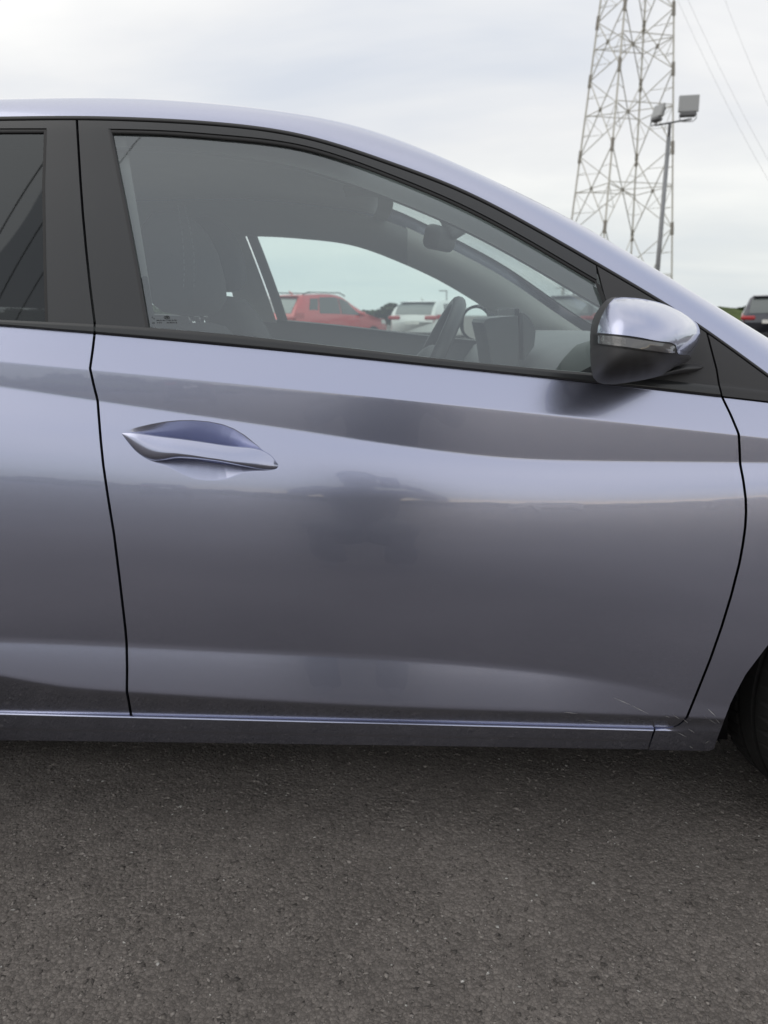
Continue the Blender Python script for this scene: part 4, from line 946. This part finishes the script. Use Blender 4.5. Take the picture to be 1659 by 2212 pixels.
    bm = bmesh.new(); rbox(bm, (-hl+.43, 0, Ht-.075), (.26, Wd*.66, .03), .018, 2); bm_obj('spoiler', bm, body if suv else BLK, root, True)
    bm = bmesh.new(); rbox(bm, (-hl-.012, 0, .78 if not suv else .82), (.02, .52, .11), .004); bm_obj('number_plate', bm, PLATE, root)
    bm = bmesh.new(); rbox(bm, (-hl+.04, 0, .38), (.14, Wd*.8, .22), .04, 2); bm_obj('bumper_insert', bm, BLK, root)
    if bar:
        bm = bmesh.new(); rbox(bm, (-hl+.0, 0, .945), (.05, Wd*.84, .05), .01); bm_obj('light_bar', bm, RED_L, root)
    tube('antenna', [(-hl+.75, 0, Ht), (-hl+.66, 0, Ht+.05), (-hl+.6, 0, Ht+.09)], [.035, .02, .004], body, root, 6)
    for sd_ in (-1, 1):
        if rails: tube('roof_rail', [(-hl+.6, sd_*.62, Ht-.02), (-hl+.8, sd_*.64, Ht+.04), (0, sd_*.65, Ht+.045), (hl-1.9, sd_*.62, Ht-.05)], .018, BLK, root, 6)
        bm = bmesh.new(); rbox(bm, (hl-1.45, sd_*(Wd/2+.06), 1.04), (.12, .2, .13), .04, 2); bm_obj('door_mirror', bm, body, root, True)
        for xw in (-hl+.78, hl-.86):
            bm = bmesh.new(); bmesh.ops.create_cone(bm, cap_ends=True, segments=28, radius1=.33, radius2=.33, depth=.2, matrix=Matrix.Translation((xw, sd_*(Wd/2-.085), .33)) @ Matrix.Rotation(math.pi/2, 4, 'X'))
            w = bm_obj('wheel', bm, TYRE, root)
            bm = bmesh.new(); bmesh.ops.create_cone(bm, cap_ends=True, segments=20, radius1=.22, radius2=.2, depth=.02, matrix=Matrix.Translation((xw, sd_*(Wd/2+.02), .33)) @ Matrix.Rotation(math.pi/2, 4, 'X'))
            bm_obj('hubcap', bm, RIM, w)
    return root
RED = paint_mat('red_car_paint', (.56, .04, .045), .1, .4, False); WHITE = paint_mat('white_car_paint', (.78, .79, .78), 0, .4, False)
GREY = paint_mat('dark_grey_car_paint', (.05, .055, .06), .3, .4, False); NAVY = paint_mat('dark_navy_car_paint', (.03, .034, .05), .3, .35, False)
GRP = 'cars parked across the lot'
bg_car('parked_suv', 'red parked sport utility car seen through the window beyond the seat', RED, (-1.9, 25.6), 50, True, True, group=GRP)
bg_car('parked_hatchback', 'white parked hatchback seen through the window behind the steering wheel', WHITE, (1.95, 26.8), 60, group=GRP)
bg_car('parked_suv', 'dark grey parked car seen through the windscreen above the dashboard', GREY, (6.6, 26.0), 60, True, bar=True, group=GRP)
bg_car('parked_suv', 'dark navy parked car beyond the windscreen pillar at the right edge', NAVY, (12.8, 25.9), 61, True, group=GRP)

bg_car('parked_hatchback', 'dark grey hatchback parked across the lot behind the photographer, left of the door reflection', GREY, (-9.5, -24.0), 250, group='cars mirrored in the door paint')
bg_car('parked_suv', 'navy parked car behind the photographer, at the right end of the door reflection', NAVY, (13.0, -27.0), 285, True, group='cars mirrored in the door paint')
bg_car('parked_hatchback', 'white hatchback parked behind the photographer, between two dark cars in the reflection', WHITE, (5.0, -25.0), 262, group='cars mirrored in the door paint')
# ---------------------------------------------------------------- pylon
STEEL = mat('galvanised_steel', (.56, .55, .50), .6, .1, var=(2, .2)); STEELD = mat('dark_splice_steel', (.26, .245, .215), .6, .2)
PD = 60.0; pyl = empty('lattice_pylon', (0, 0, 0)); tag(pyl, 'tall steel lattice pylon rising behind the car against the cloudy sky', 'pylon')
pcx = (1325-CX)/F/1.0327*PD; pyl.location = (pcx, PD, 0)
ubm = bmesh.new(); bmesh.ops.create_cube(ubm, size=1); bmesh.ops.translate(ubm, vec=(0, 0, .5), verts=ubm.verts); ume = bpy.data.meshes.new('beam'); ubm.to_mesh(ume); ubm.free(); ume.materials.append(STEEL)
dme = ume.copy(); dme.materials.clear(); dme.materials.append(STEELD)
def beam(nm, a, b, w, me=None):
    a, b = Vector(a), Vector(b); o = bpy.data.objects.new(nm, me or ume); COL.objects.link(o); o.parent = pyl
    d = b-a; o.location = a; o.rotation_mode = 'QUATERNION'; o.rotation_quaternion = d.to_track_quat('Z', 'Y'); o.scale = (w, w, d.length); return o
HD = 123/F/1.0327*PD
def corner(k, z):
    h_ = HD*(1-.42*z/22.0); a = [math.pi-R(31.4), math.pi-R(31.4)+math.pi/2, -R(31.4)+math.pi/2, -R(31.4)][k]
    return Vector((h_*math.cos(a), h_*math.sin(a), z))
levels = [0, 6.95, 12.3, 17.3, 21.0, 24.4, 27.6]
for k in range(4):
    for i in range(len(levels)-1): beam('leg', corner(k, levels[i]), corner(k, levels[i+1]), .105)
    for z in levels[1:-1]: beam('splice_plate', corner(k, z-.45), corner(k, z+.40), .19, dme)
for i in range(len(levels)-1):
    z0, z1 = levels[i], levels[i+1]
    for k in range(4):
        k2 = (k+1) % 4; a0, a1, b0, b1 = corner(k, z0), corner(k2, z0), corner(k, z1), corner(k2, z1)
        w0 = (a1-a0).length; w1 = (b1-b0).length; s = w0/(w0+w1); c = a0.lerp(b1, s)
        zc_ = c.z; la, lb = a0.lerp(b0, s), a1.lerp(b1, s)
        beam('brace', a0, b1, .055); beam('brace', a1, b0, .055)
        beam('crossbar', la, lb, .05); beam('gusset', c-Vector((0, 0, .13)), c+Vector((0, 0, .11)), .18, dme)
        for (p0, p1, q0, q1) in ((a0, c, a0, la), (a1, c, a1, lb)):     # redundant members below the cross
            beam('strut', p0.lerp(p1, .5), q0.lerp(q1, .5), .03); beam('strut', p0.lerp(p1, .5), la if p0 is a0 else lb, .03)
        for (p0, p1, q1) in ((b0, c, la), (b1, c, lb)):
            beam('strut', p0.lerp(p1, .5), p0.lerp(q1, .5), .03)
    beam('diaphragm', corner(0, z0).lerp(corner(0, z1), .55), corner(2, z0).lerp(corner(2, z1), .55), .05); beam('diaphragm', corner(1, z0).lerp(corner(1, z1), .55), corner(3, z0).lerp(corner(3, z1), .55), .05)

# conductors slung past the pylon
CABM = mat('cable_aluminium', (.34, .35, .36), .5, .6)
def cable(p0, p1, rad, label):
    o = tube('power_cable', [Vector(p0).lerp(Vector(p1), t) - Vector((0, 0, 4*t*(1-t)*1.0)) for t in np.linspace(0, 1, 14)], rad, CABM, None, 5); tag(o, label, 'cable', 'power cables')
cable(at(1395, -160, 70.), at(1715, 480, 70.), .009, 'thin power cable sloping down nearest the pylon legs')
cable(at(1460, -60, 70.), at(1780, 540, 70.), .009, 'middle power cable of the three sloping across the sky')
cable(at(1540, -70, 70.), at(1800, 500, 70.), .009, 'power cable closest to the right hand edge of the sky')

for k, (lb, dz) in enumerate((('upper power cable mirrored in the dark rear window', 3.2), ('middle power cable mirrored in the dark rear window', 1.4), ('lower power cable mirrored in the dark rear window', 0.0))):
    cable((-26.5-k*.9, -34, 14+dz), (8.6-k*.9, 16, 21+dz), .02, lb)
# ---------------------------------------------------------------- floodlight mast
mast = empty('floodlight_mast'); FD = 20.0
tag(mast, 'grey mast with two floodlights on a crossbar, in front of the pylon', 'floodlight')
top_p = at(1447, 268, FD); mast.location = (top_p[0], FD, 0); mo = np.array((top_p[0], FD, 0)); GALV = mat('grey_mast_steel', (.27, .28, .29), .55, .3, var=(3, .1))
HOUS = mat('floodlight_grey', (.36, .37, .375), .5); HOUD = mat('floodlight_dark', (.13, .133, .138), .6)
zt_ = top_p[2]
tube('pole', [(0, 0, 0), (0, 0, zt_-.28)], [.062, .05], GALV, mast, 14); tube('pole_cap', [(0, 0, zt_-.30), (0, 0, zt_+.03)], .035, HOUD, mast, 10)
a = at(1415, 271, FD)-mo; b = at(1494, 257, FD)-mo; bm = bmesh.new()
def barv(bm, a, b, w, h): 
    a, b = Vector(a), Vector(b); d = b-a; rbox(bm, (a+b)/2, (d.length, w, h), .006, 1, d.to_track_quat('X', 'Z').to_matrix())
barv(bm, a, b, .05, .035); bm_obj('crossbar', bm, HOUD, mast)
fl = at(1488, 224, FD)-mo
def flood(c, rz, rx, s, nm):
    e_ = empty(nm, tuple(c)); e_.rotation_euler = (rx, 0, rz); e_.parent = mast
    bm = bmesh.new(); rbox(bm, (0, 0, 0), (.46*s, .07, .38*s), .02, 2); bm_obj('lamp_housing', bm, HOUS, e_)
    bm = bmesh.new(); rbox(bm, (0, .05, -.02), (.40*s, .08, .28*s), .03, 2); rbox(bm, (0, .03, -.235*s), (.36*s, .14, .09*s), .02, 2); bm_obj('gear_box', bm, HOUD, e_)
    tube('bracket', [(-.19*s, 0, -.22*s), (-.19*s, 0, -.33*s), (-.12*s, 0, -.40*s), (.12*s, 0, -.40*s), (.19*s, 0, -.33*s), (.19*s, 0, -.22*s)], .012, GALV, e_, 6)
flood(fl, R(-12), R(-8), 1.0, 'floodlight'); flood(at(1422, 240, FD)-mo, R(-72), R(-18), .8, 'floodlight')

# thin lamp posts far behind
LP = mat('pale_lamp_steel', (.42, .44, .44), .5)
for (u, vt, yd, lb) in ((965, 628, 48., 'slender far lamp post seen through the side window above the white car'), (1219, 622, 46., 'slender far lamp post seen through the windscreen above the grey car')):
    p = at(u, vt, yd); o = empty('lamp_post', (p[0], yd, 0)); tag(o, lb, 'lamp post', 'far lamp posts')
    tube('post', [(0, 0, 0), (0, 0, p[2])], [.07, .045], LP, o, 8); bm = bmesh.new(); rbox(bm, (-.22, 0, p[2]), (.5, .14, .07), .02, 2); bm_obj('lamp_head', bm, LP, o)

# ---------------------------------------------------------------- grass bank and hedges
GRASS = mat('rough_grass', (.075, .10, .035), .9, spec=.1, var=(.9, .45), bump=(12, .6, .05))
HEDGE = mat('hedge_leaves', (.035, .055, .018), .8, spec=.2, var=(3, .5))
def bank(name, x0, x1, y0, depth, hfun, kind='structure'):
    nx, ny = 160, 12; V = []
    for j in range(ny):
        t = j/(ny-1)
        for i in range(nx):
            x = x0+(x1-x0)*i/(nx-1); h = hfun(x)*min(1, t*2.2)**.7*(1 if t < .8 else 1-(t-.8)*2)
            V.append((x+rng.normal()*.15, y0+depth*t+rng.normal()*.1, max(h+rng.normal()*.07*min(1, t*4), 0)-(.05 if j in (0, ny-1) else 0)))
    return tag(mesh(name, V, gfaces(ny, nx), GRASS), kind=kind)
bank('grass_bank', 14, 74, 46, 14, lambda x: 1.15+.35*math.sin(x*.13+1)+.25*math.sin(x*.41)+.55*math.exp(-((x-21)/5)**2))
bank('grass_bank', -90, 90, -62, 12, lambda x: 1.0+.4*math.sin(x*.11)+.2*math.sin(x*.37))
def hedge(x0, x1, y0, hfun, n, size, label, name='hedge'):
    V = np.zeros((n*4, 3)); f = []
    for i in range(n):
        x = rng.uniform(x0, x1); h = hfun(x); z = h*rng.random()**.6; y = y0+rng.normal()*.7*(1-.4*z/h)
        a, b = rng.random()*6.28, rng.uniform(-1, 1); s = size*rng.uniform(.5, 1.3)
        d1 = np.array((math.cos(a), math.sin(a), b*.6))*s; d2 = np.cross(d1, rng.standard_normal(3)); d2 *= s*.7/np.linalg.norm(d2)
        c = np.array((x, y, z)); V[i*4:i*4+4] = [c-d1, c-d2, c+d1, c+d2]; f.append((i*4, i*4+1, i*4+2, i*4+3))
    return tag(mesh(name, V, f, HEDGE, None, False), label, 'hedge', None, 'stuff')
hedge(-40, 16, 64, lambda x: 1.45+.22*math.sin(x*.5)+.18*math.sin(x*1.3+1)+.15*math.sin(x*2.9), 16000, .2, 'dark hedge line far behind the red and white cars')
hedge(16, 60, 63, lambda x: 1.5+.4*math.sin(x*.4)+.5*math.exp(-((x-30)/3)**2), 9000, .22, 'bushes along the top of the grass bank at right')
hedge(-80, 80, -58, lambda x: 1.3+.3*math.sin(x*.35)+.25*math.sin(x*1.1+1)+.2*math.sin(x*2.3), 16000, .35, 'hedge line behind the photographer mirrored in the door paint')

# ---------------------------------------------------------------- photographer, seen only as a reflection in the door
JEAN = mat('washed_denim', (.24, .25, .27), .9, var=(8, .15))
def person():
    root = empty('person', (-.17, -.42, 0)); tag(root, 'person in grey jacket and jeans crouching to hold up a phone, mirrored in the door', 'person')
    J = {'pel': (0, -.22, .42, .155), 'bel': (0, -.17, .56, .15), 'che': (0, -.08, .76, .165), 'nck': (0, -.04, .94, .065), 'hd0': (0, 0, 1.03, .08), 'hd1': (0, 0, 1.12, .095), 'hd2': (0, -.01, 1.20, .06),
         'shL': (-.19, -.06, .89, .078), 'elL': (-.28, .12, .77, .052), 'wrL': (.03, .30, .92, .032), 'haL': (.09, .36, .97, .028),
         'shR': (.19, -.06, .89, .078), 'elR': (.34, .12, .77, .052), 'wrR': (.25, .30, .92, .032), 'haR': (.20, .36, .97, .028),
         'hiL': (-.1, -.2, .42, .105), 'knL': (-.17, .2, .50, .068), 'anL': (-.15, -.08, .09, .045), 'toL': (-.17, .1, .035, .035),
         'hiR': (.1, -.2, .42, .105), 'knR': (.17, .2, .50, .068), 'anR': (.15, -.08, .09, .045), 'toR': (.17, .1, .035, .035)}
    ks = list(J); E = [('pel', 'bel'), ('bel', 'che'), ('che', 'nck'), ('nck', 'hd0'), ('hd0', 'hd1'), ('hd1', 'hd2')]
    for s in 'LR': E += [('che', 'sh'+s), ('sh'+s, 'el'+s), ('el'+s, 'wr'+s), ('wr'+s, 'ha'+s), ('pel', 'hi'+s), ('hi'+s, 'kn'+s), ('kn'+s, 'an'+s), ('an'+s, 'to'+s)]
    V = [J[k][:3] for k in ks]; rad = [J[k][3] for k in ks]; ed = [(ks.index(a), ks.index(b)) for a, b in E]
    for s, sx in (('L', 1), ('R', -1)):           # fingers: unequal chains from the palm
        h = Vector(J['ha'+s][:3])
        for k, ln in enumerate((.05, .075, .085, .08, .06)):
            a = h+Vector((sx*.012, .004, .024-.016*k)); b = a+Vector((sx*ln*.55, .012, 0)); c = b+Vector((sx*ln*.45, -.008, 0)); i = len(V)
            V += [tuple(a), tuple(b), tuple(c)]; rad += [.009, .0085, .007]; ed += [(ks.index('ha'+s), i), (i, i+1), (i+1, i+2)]
    me = bpy.data.meshes.new('body'); me.from_pydata(V, ed, []); o = bpy.data.objects.new('body', me); COL.objects.link(o); o.parent = root
    md = o.modifiers.new('skin', 'SKIN'); sk = me.skin_vertices[0].data
    for i, r in enumerate(rad): sk[i].radius = (r, r*.85 if r > .1 else r)
    sk[0].use_root = True
    sb = o.modifiers.new('sub', 'SUBSURF'); sb.levels = 1; sb.render_levels = 1
    me.materials.append(mat('grey_clothes', (.20, .20, .21), .8, var=(6, .2)))
    for sx in (-1, 1): tube('trouser_leg', [(sx*.09, -.22, .42), (sx*.13, 0, .47), (sx*.17, .20, .505), (sx*.162, .08, .31), (sx*.152, -.07, .10)], [.125, .11, .085, .078, .07], JEAN, root, 14)
    bm = bmesh.new(); bmesh.ops.create_uvsphere(bm, u_segments=20, v_segments=14, radius=.105); bmesh.ops.scale(bm, vec=(.9, 1, 1.05), verts=bm.verts)
    bmesh.ops.delete(bm, geom=[v for v in bm.verts if v.co.z < -.03 or (v.co.y > .06 and v.co.z < .05)], context='VERTS'); bmesh.ops.translate(bm, vec=(0, -.01, 1.14), verts=bm.verts)
    bm_obj('hair', bm, mat('dark_hair', (.02, .015, .012), .6), root, True)
    ph = bmesh.new(); rbox(ph, (0, 0, 0), (.074, .008, .16), .003); p = bm_obj('phone', ph, mat('black_phone', (.01, .01, .012), .2), None)
    p.location = (-.025, -.03, 1.0); p.rotation_euler = (R(-14), 0, 0); tag(p, 'black phone held upright by the photographer', 'phone')
person()

S.cycles.use_denoising = True
S.cycles.max_bounces = 12; S.cycles.transparent_max_bounces = 16; S.cycles.diffuse_bounces = 4; S.cycles.glossy_bounces = 5
S.cycles.caustics_reflective = False; S.cycles.caustics_refractive = False
